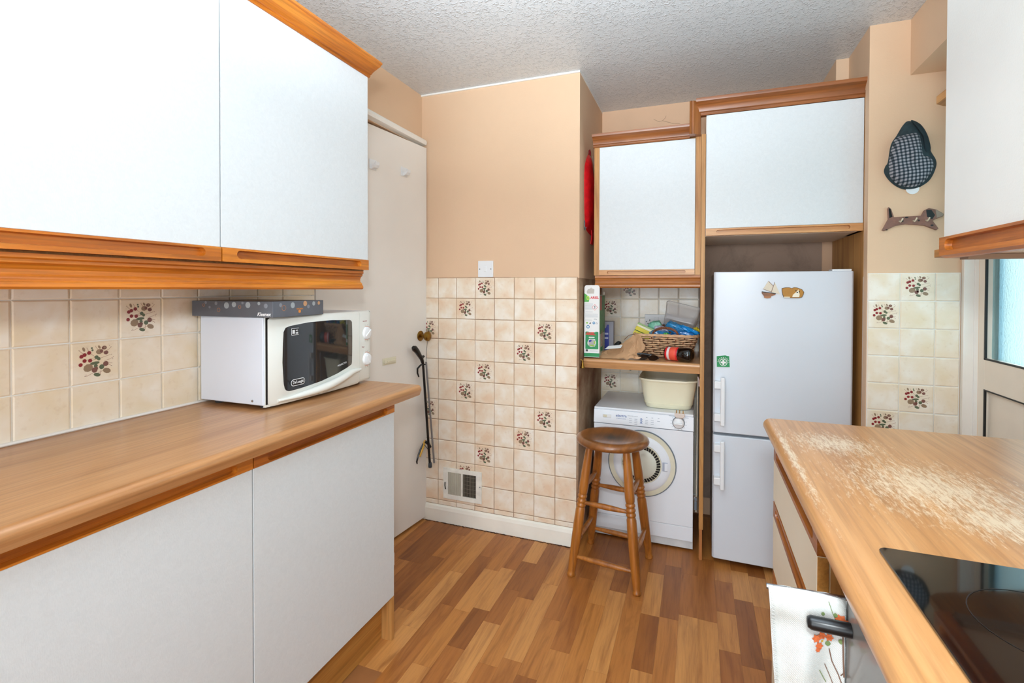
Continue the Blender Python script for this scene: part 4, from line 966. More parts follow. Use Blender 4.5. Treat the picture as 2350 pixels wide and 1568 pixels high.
bg_ = thing('paper_bag', 'crumpled brown paper bag lying flat along the front of the alcove shelf', 'bag', (-.40, 2.50, ZS))
put('bag_paper', crumple(bagfn, 26, 22, .026, 3, 22), kraft, bg_, smooth=True, sharp=.35)
def bagfn2(u, v):
    x = -.47+.10*u; y = 2.60+.06*v+.01*sin(u*8); return (x, y, ZS+.004+.028*sin(pi*u)*(.4+.6*v))
put('bag_neck', crumple(bagfn2, 12, 8, .02, 9, 26), kraft, bg_, smooth=True, sharp=.35)
b = new(); plate(b, [(-.048, -.012), (.030, -.016), (.042, .012), (-.030, .012)], Matrix.Translation((-.392, 2.505, ZS+.055)) @ Matrix.Rotation(radians(28), 4, 'X') @ Matrix.Rotation(radians(14), 4, 'Z'), .0006)
tag(put('receipt', b, paperW), 'small white paper slip lying on the brown paper bag', 'paper slip')
b = lathe(new(), [(.0, 0), (.018, .001), (.022, .01), (.020, .026), (.012, .040), (.007, .045), (0, .046)], Matrix.Translation((-.398, 2.62, ZS+.030)) @ Matrix.Rotation(.35, 4, 'Y'), 9)
bc = tag(put('black_bundle', b, plain('black_film', (28, 30, 30), .3, bs=.6, bscale=70), smooth=True, sharp=.3), 'small black crumpled bundle resting on the paper bag neck', 'bundle')
# wicker basket
bk = thing('wicker_basket', 'rectangular wicker basket with arched side handles on the alcove shelf', 'basket', (-.155, 2.66, ZS))
def bask(t, out=0, k=1):  # t height 0..1 -> outline
    hx = .115+.034*t+out; hy = .078+.030*t+out
    return rrect(-.150-hx, -.150+hx, 2.665-hy, 2.665+hy, .035, 5)
def resample(P, n):
    L = [0]
    for a, c in zip(P, P[1:]+P[:1]): L.append(L[-1]+math.dist(a, c))
    T = L[-1]; o = []; P2 = P+P[:1]; k = 0
    for i in range(n):
        s_ = T*i/n
        while L[k+1] < s_: k += 1
        f = (s_-L[k])/(L[k+1]-L[k]); o.append((P2[k][0]+(P2[k+1][0]-P2[k][0])*f, P2[k][1]+(P2[k+1][1]-P2[k][1])*f))
    return o
HB = .108; b = new(); ns = 24; N = ns*6
for rr in range(9):
    t = (rr+.5)/9.5; P = resample(bask(t), N); cx_, cy_ = -.150, 2.665
    pts = []
    for i, (x, y) in enumerate(P):
        d = Vector((x-cx_, y-cy_)).normalized(); o = .0060*sin(pi*i/6+(pi if rr % 2 else 0)); pts.append((x+d.x*o, y+d.y*o, ZS+.006+HB*t+.0012*sin(i*.7+rr*2)))
    tube(b, pts, [.0042+.0009*sin(i*1.3+rr) for i in range(N)], 5, closed=True)
put('woven_wall', b, wicker, bk, smooth=True, kind='stuff')
b = new()
for i in range(0, N, 2):
    p0 = resample(bask(0), N)[i] if i == 0 else None
P0 = resample(bask(0), ns*2); P1 = resample(bask(1.0), ns*2); P0 = P0[1:]+P0[:1]; P1 = P1[1:]+P1[:1]
for i in range(0, ns*2, 2): rod(b, (*P0[i], ZS+.004), (*P1[i], ZS+.006+HB), .0022, n=5)
put('stakes', b, wickerd, bk, smooth=True, kind='stuff')
rim = resample(bask(1.0, .004), 72)
b = new()
for ph in (0, 2.1, 4.2):
    tube(b, [(x+.003*cos(i*.9+ph)*(1 if x > -.15 else -1), y, ZS+.008+HB+.004*sin(i*.9+ph)) for i, (x, y) in enumerate(rim)], .0042, 6, closed=True)
put('rim_braid', b, wicker, bk, smooth=True)
put('base_weave', prism(new(), bask(0, -.002), 2, ZS+.0008, ZS+.006), wickerd, bk)
for yy in (2.559, 2.771):
    b = new()
    for ph in (0, pi):
        tube(b, [(-.150-.062*cos(a)+.0, yy+.0035*cos(a*16+ph), ZS+HB+.002+.044*sin(a)**.8+.0035*sin(a*16+ph)) for a in [pi*i/40 for i in range(41)]], .0042, 6)
    put('handle', b, wickerd, bk, smooth=True)
b = tube(new(), [(-.31, 2.60, ZS+HB+.004), (-.33, 2.585, ZS+HB+.002), (-.352, 2.57, ZS+HB-.020)], .0014, 5); put('loose_cane', b, wickerd, bk, smooth=True)
# contents
sg = thing('sponge_pack', 'pack of yellow and green scouring sponges leaning at the left end of the basket', 'sponges', (-.265, 2.64, ZS+.06), 0)
MB = Matrix.Translation((-.262, 2.650, ZS+.130)) @ Matrix.Rotation(radians(24), 4, 'Y') @ Matrix.Rotation(radians(-12), 4, 'X')
for k, (z0, z1, m, nm) in enumerate(((-.048, -.022, yellow, 'sponge'), (-.022, -.018, plain('dark_green_pad', (60, 104, 60), .9), 'scouring_pad'), (-.018, .006, yellow, 'sponge'), (.006, .020, plain('cream_sleeve', (226, 222, 190), .5), 'card_sleeve'), (.020, .030, limeg, 'scouring_pad'))):
    b = new(); box(b, -.043, .043, -.030, .030, z0*.85, z1*.85); b.transform(MB); put(nm, b, m, sg, bev=.002)
def blobpack(name, label, cat, c, size, rot, m, seed, grp=None, band=None):
    t = thing(name, label, cat, c, 0, grp)
    b = new(); bmesh.ops.create_icosphere(b, subdivisions=4, radius=1)
    for v in b.verts:
        n = v.co.normalized(); s = max(abs(n.x), abs(n.y), abs(n.z))**.55
        q = Vector((n.x/s*size[0], n.y/s*size[1], n.z/s*size[2])); q *= 1+.16*mnoise.noise(n*2.6+Vector((seed, 0, 0)))+.07*abs(mnoise.noise(n*8+Vector((0, seed, 0)))); v.co = q
    b.transform(Matrix.Rotation(rot[2], 4, 'Z') @ Matrix.Rotation(rot[1], 4, 'Y') @ Matrix.Rotation(rot[0], 4, 'X'))
    put('wrapper', b, m, t, smooth=True, local=True, sharp=.5)
    if band:
        b = new()
        for sx in (-1, 1):
            mm = Matrix.Rotation(rot[2], 4, 'Z') @ Matrix.Rotation(rot[1], 4, 'Y')
            pts = [(sx*size[0]*.95, -size[1]*.7), (sx*(size[0]+.014), -size[1]*.9), (sx*(size[0]+.012), 0), (sx*(size[0]+.015), size[1]*.9), (sx*size[0]*.95, size[1]*.7)]
            if sx < 0: pts = pts[::-1]
            plate(b, pts, mm, .001)
        put('sealed_end', b, band, t, local=True)
    return t
zb = ZS+HB
blobpack('cloth_pack', 'blue foil pack in the basket, directly behind the front handle', 'pack', (-.180, 2.625, zb+.006), (.050, .030, .022), (0, .1, .2), bluefoil, 1, 'blue foil packs in the basket')
blobpack('cloth_pack', 'blue foil pack with silver print leaning up against the clear plastic tub', 'pack', (-.100, 2.655, zb+.040), (.052, .026, .024), (.3, .35, -.1), plain('blue_silver_foil', (60, 150, 206), .2, var=.5, vs=70, bs=.4, bscale=60, coat=.5), 5, 'blue foil packs in the basket', bluefoil)
blobpack('cloth_pack', 'blue foil pack lying along the front rim at the right end of the basket', 'pack', (-.068, 2.610, zb+.010), (.055, .028, .020), (0, .05, 0), plain('deep_blue_foil', (20, 116, 190), .2, var=.45, vs=60, bs=.4, bscale=60, coat=.5), 9, 'blue foil packs in the basket')
blobpack('cloth_pack', 'flat bright blue packet sloping down under the clear tub', 'pack', (-.035, 2.635, zb+.034), (.050, .024, .012), (0, .42, .05), plain('bright_blue_film', (20, 136, 208), .18, var=.2, bs=.3), 12, 'blue foil packs in the basket')
blobpack('soap_refill', 'mint green rounded packet standing up behind the basket handle', 'packet', (-.205, 2.70, zb+.028), (.036, .026, .042), (0, -.3, 0), teal, 15)
blobpack('patterned_packet', 'white and lilac patterned packet between the mint packet and the handle', 'packet', (-.172, 2.668, zb+.022), (.040, .020, .026), (0, .15, 0), plain('white_lilac_print', (206, 204, 224), .3, var=.6, vs=60), 21)
blobpack('small_green_item', 'small bright green glossy item glimpsed under the basket handle', 'packet', (-.148, 2.595, zb+.006), (.013, .012, .014), (0, 0, 0), plain('bright_green_gloss', (50, 170, 40), .2, coat=.5), 25)
# clear tub tipped on the basket
cb_ = thing('plastic_tub', 'clear plastic food tub tipped on its side on top of the basket', 'tub', (-.075, 2.74, zb+.04))
clearm, nt_, p_ = newmat('cloudy_clear_plastic'); p_.inputs['Base Color'].default_value = (*S((225, 222, 224)), 1); p_.inputs['Roughness'].default_value = .12; p_.inputs['Alpha'].default_value = .42; p_.inputs['Specular IOR Level'].default_value = .7
MT = Matrix.Translation((-.084, 2.765, zb+.080)) @ Matrix.Rotation(radians(17), 4, 'Y') @ Matrix.Rotation(radians(-38), 4, 'X') @ Matrix.Rotation(radians(-6), 4, 'Z')
b = new(); rings = []
for z, e in ((-.046, -.006), (-.040, -.001), (.05, .008), (.052, .012), (.055, .012), (.055, .009)):
    rings.append([b.verts.new(MT @ Vector((x, y, z))) for x, y in rrect(-.078-e, .078+e, -.050-e, .050+e, .018, 5)])
for A_, B_ in zip(rings, rings[1:]):
    n = len(A_)
    for k in range(n): b.faces.new((A_[k], A_[(k+1) % n], B_[(k+1) % n], B_[k]))
b.faces.new(rings[0]); put('tub_shell', b, clearm, cb_, smooth=True, sharp=.6)
put('tub_rim', tube(new(), [MT @ Vector((x, y, .056)) for x, y in rrect(-.090, .090, -.062, .062, .018, 5)], .0018, 6, closed=True), plain('clouded_rim', (214, 212, 208), .25, alpha=.75), cb_, smooth=True)
b = new(); bmesh.ops.create_icosphere(b, subdivisions=3, radius=.018)
for v in b.verts: v.co *= 1+.4*mnoise.noise(v.co*160)
b.transform(Matrix.Translation((-.006, 2.66, zb+.028))); tag(put('yellow_scourer', b, plain('yellow_mesh', (220, 196, 40), .5, var=.3, vs=80)), 'small yellow mesh scourer at the right end of the basket', 'scourer')
# dark jar lying on its side
bt = thing('jar', 'dark jar with red label and big black lid lying on its side before the basket', 'jar', (-.085, 2.475, ZS+.034))
MBt = Matrix.Translation((-.146, 2.520, ZS+.0345)) @ Vector((.115, -.046, 0)).to_track_quat('Z', 'Y').to_matrix().to_4x4()
cola = plain('dark_contents', (22, 12, 8), .1, coat=1)
put('jar_body', lathe(new(), [(0, .003), (.022, .0), (.029, .004), (.0315, .012), (.0318, .07), (.030, .076), (0, .076)], MBt, 36), cola, bt, smooth=True, sharp=.6)
put('label', lathe(new(), [(.0319, .010), (.0323, .011), (.0323, .069), (.0319, .070)], MBt, 36), redp, bt, smooth=True)
put('label_stripe', lathe(new(), [(.0324, .019), (.0326, .0195), (.0326, .0305), (.0324, .031)], MBt, 36), plain('label_white', (230, 214, 212), .4), bt, smooth=True)
put('label_panel', lathe(new(), [(.0324, .033), (.0326, .0335), (.0326, .0615), (.0324, .062)], MBt, 36), plain('label_orange_red', (232, 88, 66), .4), bt, smooth=True)
put('lid', lathe(new(), [(0, .074), (.032, .074), (.0342, .077), (.0342, .118), (.032, .128), (.026, .134), (.018, .135), (.012, .131), (0, .130)], MBt, 36), blackg, bt, smooth=True, sharp=.7)
# spectacles case / sunglasses
sgl = thing('sunglasses', 'folded black sunglasses lying between the paper bag and the cola bottle', 'sunglasses', (-.232, 2.47, ZS))
for dx in (-.012, .036):
    b = new(); prism(b, [(x, z) for x, z in circ(0, 0, .024, 16, .015)], 1, -.002, .002); b.transform(Matrix.Translation((-.235+dx, 2.462-dx*.25, ZS+.0165)) @ Matrix.Rotation(.2, 4, 'Z') @ Matrix.Rotation(.3, 4, 'X')); put('lens', b, blackg, sgl, bev=.001)
put('folded_arm', tube(new(), [(-.276, 2.470, ZS+.028), (-.262, 2.474, ZS+.030), (-.21, 2.478, ZS+.026), (-.19, 2.478, ZS+.022)], [.006, .0065, .005, .004], 8), black, sgl, smooth=True)
put('folded_arm', tube(new(), [(-.270, 2.480, ZS+.014), (-.20, 2.486, ZS+.012), (-.175, 2.484, ZS+.010)], [.004, .005, .004], 8), black, sgl, smooth=True)
put('bridge', tube(new(), [(-.224, 2.462, ZS+.022), (-.211, 2.458, ZS+.025), (-.202, 2.455, ZS+.021)], .0025, 8), black, sgl, smooth=True)
put('hinge', lathe(new(), [(.003, 0), (.003, .006)], Matrix.Translation((-.205, 2.468, ZS+.024)), 8), steel, sgl)
# double socket
so = thing('wall_socket', 'white double wall socket on the tiles behind the basket', 'socket', (-.213, YA, 1.08))
put('face_plate', box(new(), -.286, -.140, YA-.017, YA-.0076, 1.034, 1.122), plasticW, so, bev=.002)
b = new()
for x, z, w_, h_ in ((-.258, 1.087, .0022, .0045), (-.268, 1.068, .0035, .002), (-.248, 1.068, .0035, .002), (-.168, 1.087, .0022, .0045), (-.178, 1.068, .0035, .002), (-.158, 1.068, .0035, .002)): box(b, x-w_, x+w_, YA-.0175, YA-.0165, z-h_, z+h_)
put('pin_hole', b, black, so)
for x in (-.2285, -.2125): put('switch_rocker', box(new(), x-.0045, x+.0045, YA-.0195, YA-.016, 1.086, 1.106), plasticW, so, bev=.001)
put('screw', lathe(new(), [(0, 0), (.003, 0), (.0025, .001), (0, .001)], Matrix.Translation((-.277, YA-.0172, 1.079)) @ Matrix.Rotation(pi/2, 4, 'X'), 10), greyp, so)

# ------------------------------------------------------------------ red folded bag on the chimney side
um = thing('folded_umbrella', 'slim red folded umbrella in its sleeve hanging on the chimney side wall', 'umbrella', (-.51, 2.53, 1.73))
U0 = [(2.488, 1.955), (2.520, 1.955), (2.560, 1.88), (2.600, 1.786), (2.640, 1.66), (2.648, 1.594), (2.605, 1.545), (2.448, 1.562), (2.415, 1.611), (2.398, 1.733), (2.402, 1.858), (2.435, 1.912)]
U = [(y+.062, 1.266+(z-1.266)*1.028) for y, z in U0]
def pillow(pts, ax, base, thick, sgn, n=7, mi=0, b=None, amp=0, seed=0, pw=.5, center=None):
    """domed cushion over an outline (u,z) standing on the plane ax=base"""
    b = b or new(); cx_ = center[0] if center else sum(p[0] for p in pts)/len(pts); cz_ = center[1] if center else sum(p[1] for p in pts)/len(pts)
    fine = []
    m_ = len(pts)
    for i in range(m_):
        a, p, q, d = pts[i-1], pts[i], pts[(i+1) % m_], pts[(i+2) % m_]
        for k in range(4):
            t = k/4; fine.append(tuple(.5*((2*p[e])+(-a[e]+q[e])*t+(2*a[e]-5*p[e]+4*q[e]-d[e])*t*t+(-a[e]+3*p[e]-3*q[e]+d[e])*t**3) for e in (0, 1)))
    R = []
    for i in range(n+1):
        s = 1-i/n; row = []
        if i == n: row = [None]
        h = thick*(1-s**2.4)**pw
        ring_ = fine if i < n else [(cx_, cz_)]
        out = []
        for p in ring_:
            u, z = cx_+(p[0]-cx_)*s, cz_+(p[1]-cz_)*s
            hh = base+sgn*(h+amp*mnoise.noise(Vector((u*22, z*22, seed)))*(1-s*.7))
            out.append(b.verts.new((u, hh, z) if ax == 1 else (hh, u, z)))
        R.append(out)
    m = len(fine)
    for A_, B_ in zip(R[:-1], R[1:]):
        for k in range(m):
            f = b.faces.new((A_[k], A_[(k+1) % m], B_[(k+1) % m], B_[k]) if len(B_) > 1 else (A_[k], A_[(k+1) % m], B_[0])); f.material_index = mi
    b.faces.new(R[0]).material_index = mi
    return b
put('sleeve', pillow(U, 0, -.545, .030, 1, 8, amp=.004, pw=.45), red, um, smooth=True, sharp=1.2)
sh_ = lambda p: (p[0]+.010, p[1]+.060, 1.266+(p[2]-1.266)*1.028)
put('hanging_loop', tube(new(), [(-.538, 2.560, 1.975), (-.538, 2.565, 1.995), (-.537, 2.573, 2.000), (-.536, 2.580, 1.990), (-.536, 2.584, 1.972)], .004, 6), plain('dark_red_cord', (130, 20, 24), .6), um, smooth=True)
b = new(); prism(b, [(2.585, 1.620), (2.632, 1.575), (2.645, 1.540), (2.630, 1.505), (2.575, 1.505), (2.600, 1.555), (2.575, 1.610)], 0, -.532, -.528); put('strap', b, red, um)
put('zip_seam', tube(new(), [(-.523, 2.572, 1.965), (-.519, 2.610, 1.92), (-.518, 2.660, 1.82), (-.520, 2.685, 1.74)], .0022, 6), plain('grey_zip', (150, 130, 120), .5), um, smooth=True)
put('wall_hook', tube(new(), [(-.549, 2.565, 1.985), (-.540, 2.565, 1.983), (-.536, 2.565, 1.990)], .0025, 6), steel, um, smooth=True)
put('handle_strap', tube(new(), [(-.540, 2.468, 1.615), (-.536, 2.452, 1.602), (-.537, 2.456, 1.580), (-.540, 2.474, 1.568), (-.536, 2.484, 1.583)], .0025, 6), greyp, um, smooth=True)

# ------------------------------------------------------------------ flat cap and dog hook rack on the right back wall
def plaid():
    m, nt, p = newmat('houndstooth_check'); tc = nd(nt, 'ShaderNodeTexCoord'); mp = nd(nt, 'ShaderNodeMapping'); mp.inputs['Rotation'].default_value = (0, .10, 0); mp.inputs['Scale'].default_value = (80, 80, 80); nt.links.new(tc.outputs['Object'], mp.inputs[0])
    sp_ = nd(nt, 'ShaderNodeSeparateXYZ'); nt.links.new(mp.outputs[0], sp_.inputs[0]); outs = []
    for i in (0, 2):
        f = nd(nt, 'ShaderNodeMath', operation='FRACT'); nt.links.new(sp_.outputs[i], f.inputs[0]); g = nd(nt, 'ShaderNodeMath', operation='GREATER_THAN'); g.inputs[1].default_value = .45; nt.links.new(f.outputs[0], g.inputs[0]); outs.append(g.outputs[0])
    a = nd(nt, 'ShaderNodeMath', operation='ADD'); nt.links.new(outs[0], a.inputs[0]); nt.links.new(outs[1], a.inputs[1]); h = nd(nt, 'ShaderNodeMath', operation='MULTIPLY'); h.inputs[1].default_value = .5; nt.links.new(a.outputs[0], h.inputs[0])
    r = ramp(nt, [(0, S((20, 34, 42))), (.5, S((74, 84, 94))), (1, S((160, 160, 166)))]); r.color_ramp.interpolation = 'CONSTANT'; r.color_ramp.elements[1].position = .3; r.color_ramp.elements[2].position = .8
    nt.links.new(h.outputs[0], r.inputs[0]); nt.links.new(r.outputs[0], p.inputs['Base Color']); p.inputs['Roughness'].default_value = .9; return m
capm = plain('dark_teal_tweed', (44, 62, 68), .9, var=.3, vs=60, bs=.3, bscale=300)
cp_ = thing('flat_cap', 'dark green and grey check flat cap hanging on the peach wall', 'cap', (.78, YB, 1.80))
OUT = [(.770,1.930),(.803,1.913),(.827,1.869),(.841,1.809),(.858,1.771),(.859,1.742),(.842,1.697),(.816,1.673),(.784,1.659),(.745,1.668),(.712,1.697),(.692,1.733),(.696,1.759),(.704,1.775),(.713,1.842),(.732,1.877),(.751,1.914)]
put('band_and_peak', pillow(OUT, 1, 2.360, .034, -1, 7, amp=.004, center=(.775, 1.78)), capm, cp_, smooth=True, sharp=1.2)
CR = [(.788,1.882),(.802,1.847),(.810,1.790),(.832,1.776),(.847,1.748),(.838,1.715),(.815,1.684),(.780,1.668),(.735,1.679),(.707,1.717),(.703,1.771),(.712,1.830),(.728,1.865)]
put('check_crown', pillow(CR, 1, 2.345, .042, -1, 9, amp=.013, seed=4, center=(.765, 1.765)), plaid(), cp_, smooth=True, sharp=1.4)
put('peak_fold', pillow([(.770,1.926),(.800,1.908),(.822,1.866),(.834,1.812),(.826,1.790),(.812,1.80),(.808,1.845),(.792,1.885)], 1, 2.338, .014, -1, 5), plain('dark_peak', (26, 44, 50), .85, var=.2), cp_, smooth=True, sharp=1.2)
put('cap_peg', lathe(new(), [(.0, 0), (.020, 0), (.022, .004), (.0, .006)], Matrix.Translation((.785, 2.362, 1.664)) @ Matrix.Rotation(pi/2, 4, 'X'), 16), plasticW, cp_, smooth=True)
dg_ = thing('dog_hook_rack', 'brown spotted sausage-dog shaped hook rack on the wall under the cap', 'hook rack', (.785, YB, 1.54))
DG = [(.707,1.596),(.715,1.587),(.725,1.554),(.763,1.555),(.812,1.556),(.822,1.576),(.836,1.584),(.860,1.577),(.883,1.559),(.880,1.550),(.858,1.541),(.848,1.535),(.867,1.504),(.861,1.498),(.823,1.517),(.763,1.525),(.730,1.520),(.693,1.501),(.686,1.504),(.706,1.547),(.704,1.589)]
put('dog_board', prism(new(), DG, 1, 2.352, 2.3625), plain('brown_painted_wood', (134, 96, 82), .45, var=.25, vs=40), dg_, bev=.0015)
b = new()
for pts in ([(.827,1.577),(.843,1.577),(.855,1.556),(.846,1.540),(.830,1.551)], [(.7065,1.591),(.712,1.587),(.719,1.556),(.709,1.551)], circ(.765, 1.551, .006, 10, .003), circ(.846, 1.517, .005, 10, .003), circ(.752, 1.5375, .0035, 10), circ(.804, 1.5375, .0035, 10), circ(.700, 1.505, .004, 8, .002)): plate(b, pts[::-1] if pts[0] in ((.827,1.577),) else pts, at(0, 2.352, 0), .0008)
put('black_patches', b, black, dg_)
b = new(); plate(b, [(.856,1.575),(.860,1.5755),(.881,1.559),(.878,1.551),(.860,1.545)], at(0, 2.352, 0), .0007); put('muzzle_patch', b, plain('grey_muzzle', (150, 136, 120), .5), dg_)
for x in (.741, .786, .826):
    h = put('hook', tube(new(), [(x, 2.351, 1.537), (x, 2.338, 1.533), (x+.002, 2.332, 1.538), (x+.005, 2.330, 1.546)], .0028, 8), plain('cream_hook', (222, 214, 190), .4, metal=.3), dg_, smooth=True)

# ------------------------------------------------------------------ right run: worktop, drawers, oven, hob
XD = .197
du = thing('drawer_cabinet', 'cream-fronted drawer unit with oak finger rails under the right worktop', 'cabinet', (.5, 1.24, 0))
y0, y1 = .977, 1.497
b = new(); box(b, XD+.0205, .90, y0, y0+.018, .0, .866); box(b, XD+.0205, .90, y1-.018, y1, .0, .866); box(b, XD+.03, .90, y0+.018, y1-.018, .10, .118)
put('carcass', b, oakZ, du)
put('door_edging', box(new(), XD+.0185, XD+.0204, y0+.001, y1, .12, .862), plain('pale_edging', (232, 214, 176), .5), du)
MR = Matrix(((0, 0, -1, 0), (-1, 0, 0, 0), (0, 1, 0, 0), (0, 0, 0, 1)))    # facing -X: local x -> -Y, y -> Z, z -> -X
for z0, z1 in ((.696, .846), (.508, .692), (.318, .504), (.124, .314)):
    d = put('drawer', box(new(), XD, XD+.018, y0+.001, y1-.001, z0, z1-.042), plain('cream_drawer_front', (232, 222, 200), .45, var=.03), du, bev=.001)
    put('front_end_edging', box(new(), XD+.0005, XD+.0175, y0-.0004, y0+.0009, z0+.001, z1-.043), oakYl, d)
    M = Matrix.Translation((XD+.018, y1-.001, z1-.0418)) @ MR
    put('handle_rail', slot_rail(y1-y0-.002, .040, .018, .035, .022, .009, M, cy=.021), wood('rail_oak', (124, 64, 16), (162, 92, 28), (190, 116, 46), 1) if z0 > .69 else bpy.data.materials['rail_oak'], d)
b = new()
r = .019; x0 = .176; pts = [(.93, .904)]+[(x0+r-r*cos(a), .904-r+r*sin(a)) for a in [i*pi/2/8 for i in range(8, -7, -1)]]+[(x0+.010, .866), (.93, .866)]
b = prism(new(), pts, 1, -.40, 1.545)
wt = tag(put('worktop', b, wtopR, smooth=True, sharp=.5, bev=.004), 'worn oak-effect laminate worktop with the black hob set in it', 'worktop')
tag(put('back_upstand', box(new(), .932, .983, -.40, 1.53, .0, .90), peach), 'painted filler behind the right worktop', 'upstand')
# oven
ov = thing('oven', 'built-under oven with glossy grey door below the hob', 'oven', (.5, .48, 0))
put('oven_body', box(new(), .215, .78, .205, .795, .10, .862), plain('dark_steel', (70, 66, 64), .5), ov)
ovm = plain('grey_mirror_glass', (122, 120, 116), .3, coat=.25)
put('oven_door', box(new(), .197, .2145, .200, .800, .10, .70), ovm, ov, bev=.002)
put('control_fascia', box(new(), .197, .2145, .200, .800, .704, .860), ovm, ov, bev=.002)
b = lathe(new(), [(0, .052), (.0068, .051), (.0092, .047), (.0095, 0), (0, 0)], Matrix.Translation((.1965, .776, .806)) @ Matrix.Rotation(-pi/2, 4, 'Y'), 24); put('knob_handle', b, black, ov, smooth=True, sharp=1.0, label='short black rod handle')
put('towel_rail', rod(new(), (.197, .805, .832), (.098, .805, .829), .004, n=12), steel, ov, smooth=True)
tag(put('unit_side', box(new(), .235, .90, .800, .812, .0, .862), wood('shaded_side_oak', (90, 50, 20), (120, 70, 30), (140, 84, 40), 2)), 'oak side panel, coloured dark for the shade, in the gap between the drawers and the oven', 'panel')  # oak colour darkened to paint in the shade of the gap
# towel over the rail
def towelmat():
    m, nt, p = newmat('white_linen'); mp = coords(nt); w1 = nd(nt, 'ShaderNodeTexWave'); w1.inputs['Scale'].default_value = 260; w1.bands_direction = 'DIAGONAL'; nt.links.new(mp.outputs[0], w1.inputs[0])
    bump(nt, p, w1.outputs[0], .35, .002); n = noise(nt, mp, 14, 3); r = ramp(nt, [(.3, S((206, 204, 196))), (.6, S((222, 224, 222)))]); nt.links.new(n.outputs['Fac'], r.inputs[0]); nt.links.new(r.outputs[0], p.inputs['Base Color']); p.inputs['Roughness'].default_value = .85; return m
tw = thing('tea_towel', 'white linen tea towel with orange flowers hanging beside the oven', 'towel', (.15, .80, .6))
def tsurf(u, v):   # u 0 (free edge) .. 1 (oven), v 0 top .. 1 bottom
    x = .0995+.096*u+.022*v*(1-u); z = .834-.30*v-.006*(1-u)*0; y = .7975-.006*sin(pi*min(1, v*6))+.006*sin(u*9+v*2)*min(1, v*3)+.008*v
    return Vector((x, y, z+.0035*sin(u*pi)*(1-min(1, v*5))))
b = new(); nu, nv = 22, 44; G = [[b.verts.new(tsurf(i/nu, j/nv)) for j in range(nv+1)] for i in range(nu+1)]
for i in range(nu):
    for j in range(nv): b.faces.new((G[i][j], G[i+1][j], G[i+1][j+1], G[i][j+1]))
t_ = put('front_fall', b, towelmat(), tw, smooth=True); so_ = t_.modifiers.new('thickness', 'SOLIDIFY'); so_.thickness = .0015; so_.offset = 1
b = new(); G = [[b.verts.new(tsurf(i/nu, j/nv*.9)+Vector((.006+.010*j/nv, .016+.004*sin(i*.5)-.012*(1-min(1, j/4)), -.001))) for j in range(nv+1)] for i in range(nu+1)]
for i in range(nu):
    for j in range(nv): b.faces.new((G[i][j], G[i+1][j], G[i+1][j+1], G[i][j+1]))
put('back_fall', b, bpy.data.materials['white_linen'], tw, smooth=True)
def onT(u, v, k=.0022): p = tsurf(u, v); return (p.x, p.y-k, p.z)
b = new(); A_ = [b.verts.new(onT(.015+.05*(.5+.5*(-1)**j), j/70*1.0)) for j in range(71)]
for j in range(70):
    p = tsurf(.01, j/70); 
b.free(); b = new()
for j in range(46):
    v = .02+j*.0205; tube(b, [onT(.012, v), onT(.055, v+.004)], .0011, 4)
put('hem_stitch', b, bpy.data.materials['white_linen'], tw, kind='stuff')
of = plain('orange_flower_print', (226, 112, 60), .8, var=.25, vs=300); gl = plain('olive_leaf_print', (120, 140, 86), .8); bn = plain('brown_stem_print', (120, 90, 74), .8)
b = new()
def patch(u, v, r, mi, n=9, k=.0024, spiky=.35, ru=1.0):
    c = [b.verts.new(onT(u+r*ru*cos(2*pi*i/n)*(1-(spiky if i % 2 else 0))/.096, v+r*sin(2*pi*i/n)*(1-(spiky if i % 2 else 0))/.30, k)) for i in range(n)]; f = b.faces.new(c); f.material_index = mi
for u, v, r in ((.93, .085, .008), (.99, .10, .009), (.62, .205, .0065), (.66, .24, .006), (.70, .19, .006), (.80, .195, .006), (.64, .26, .004), (.77, .46, .008), (.82, .49, .007), (.76, .51, .007), (.90, .46, .006), (.88, .50, .006), (.78, .55, .005)): patch(u, v, r, 0, 12)
for u, v, r in ((.84, .48, .0022), (.70, .215, .002)): patch(u, v, r, 3, 7, .0027)
for u, v, r in ((.78, .225, .004), (.86, .07, .003), (.86, .10, .003), (.70, .075, .0025), (.91, .545, .005), (.99, .56, .004), (.95, .20, .0035)): patch(u, v, r, 1, 8, .0025, .1)
def line(pts, mi, w_=.0007):
    for (u0, v0), (u1, v1) in zip(pts, pts[1:]):
        a, c = Vector(onT(u0, v0, .0023)), Vector(onT(u1, v1, .0023)); d = (c-a).normalized(); s = Vector((-d.z, 0, d.x))*w_
        b.faces.new([b.verts.new(q) for q in (a-s, c-s, c+s, a+s)]).material_index = mi
line([(.78, .02), (.82, .06), (.90, .12)], 1, .0004); line([(.80, .25), (.84, .31), (.92, .36), (.99, .42)], 2); line([(.74, .33), (.82, .39), (.88, .44)], 2, .0005); line([(.97, .16), (.98, .28), (.99, .36)], 2, .001); line([(.66, .36), (.76, .42)], 1, .0005); line([(.98, .50), (.985, .60), (.99, .72)], 2, .0012); line([(.80, .62), (.86, .60), (.93, .63), (.99, .70)], 2, .0007); line([(.95, .36), (.99, .34)], 2, .0008)
put('flower_print', b, [of, gl, bn, yellowp], tw, kind='stuff')
# hob
hb = thing('hob', 'black glass ceramic hob set into the right worktop', 'hob', (.5, .55, .904))
b = new(); plate(b, rrect(.2365, .74, .290, .818, .012), Matrix.Translation((0, 0, .9042)), .004); put('glass_plate', b, blackg, hb, bev=.001)
for x, y, r in ((.36, .68, .075), (.36, .43, .09), (.60, .68, .09), (.60, .43, .075)):
    b = new(); o = circ(x, y, r, 40); i_ = circ(x, y, r-.0012, 40)
    for k in range(40): b.faces.new([b.verts.new((*q, .9085)) for q in (o[k], o[(k+1) % 40], i_[(k+1) % 40], i_[k])])
    put('cooking_zone_ring', b, plain('faint_ring', (30, 30, 32), .2), hb)

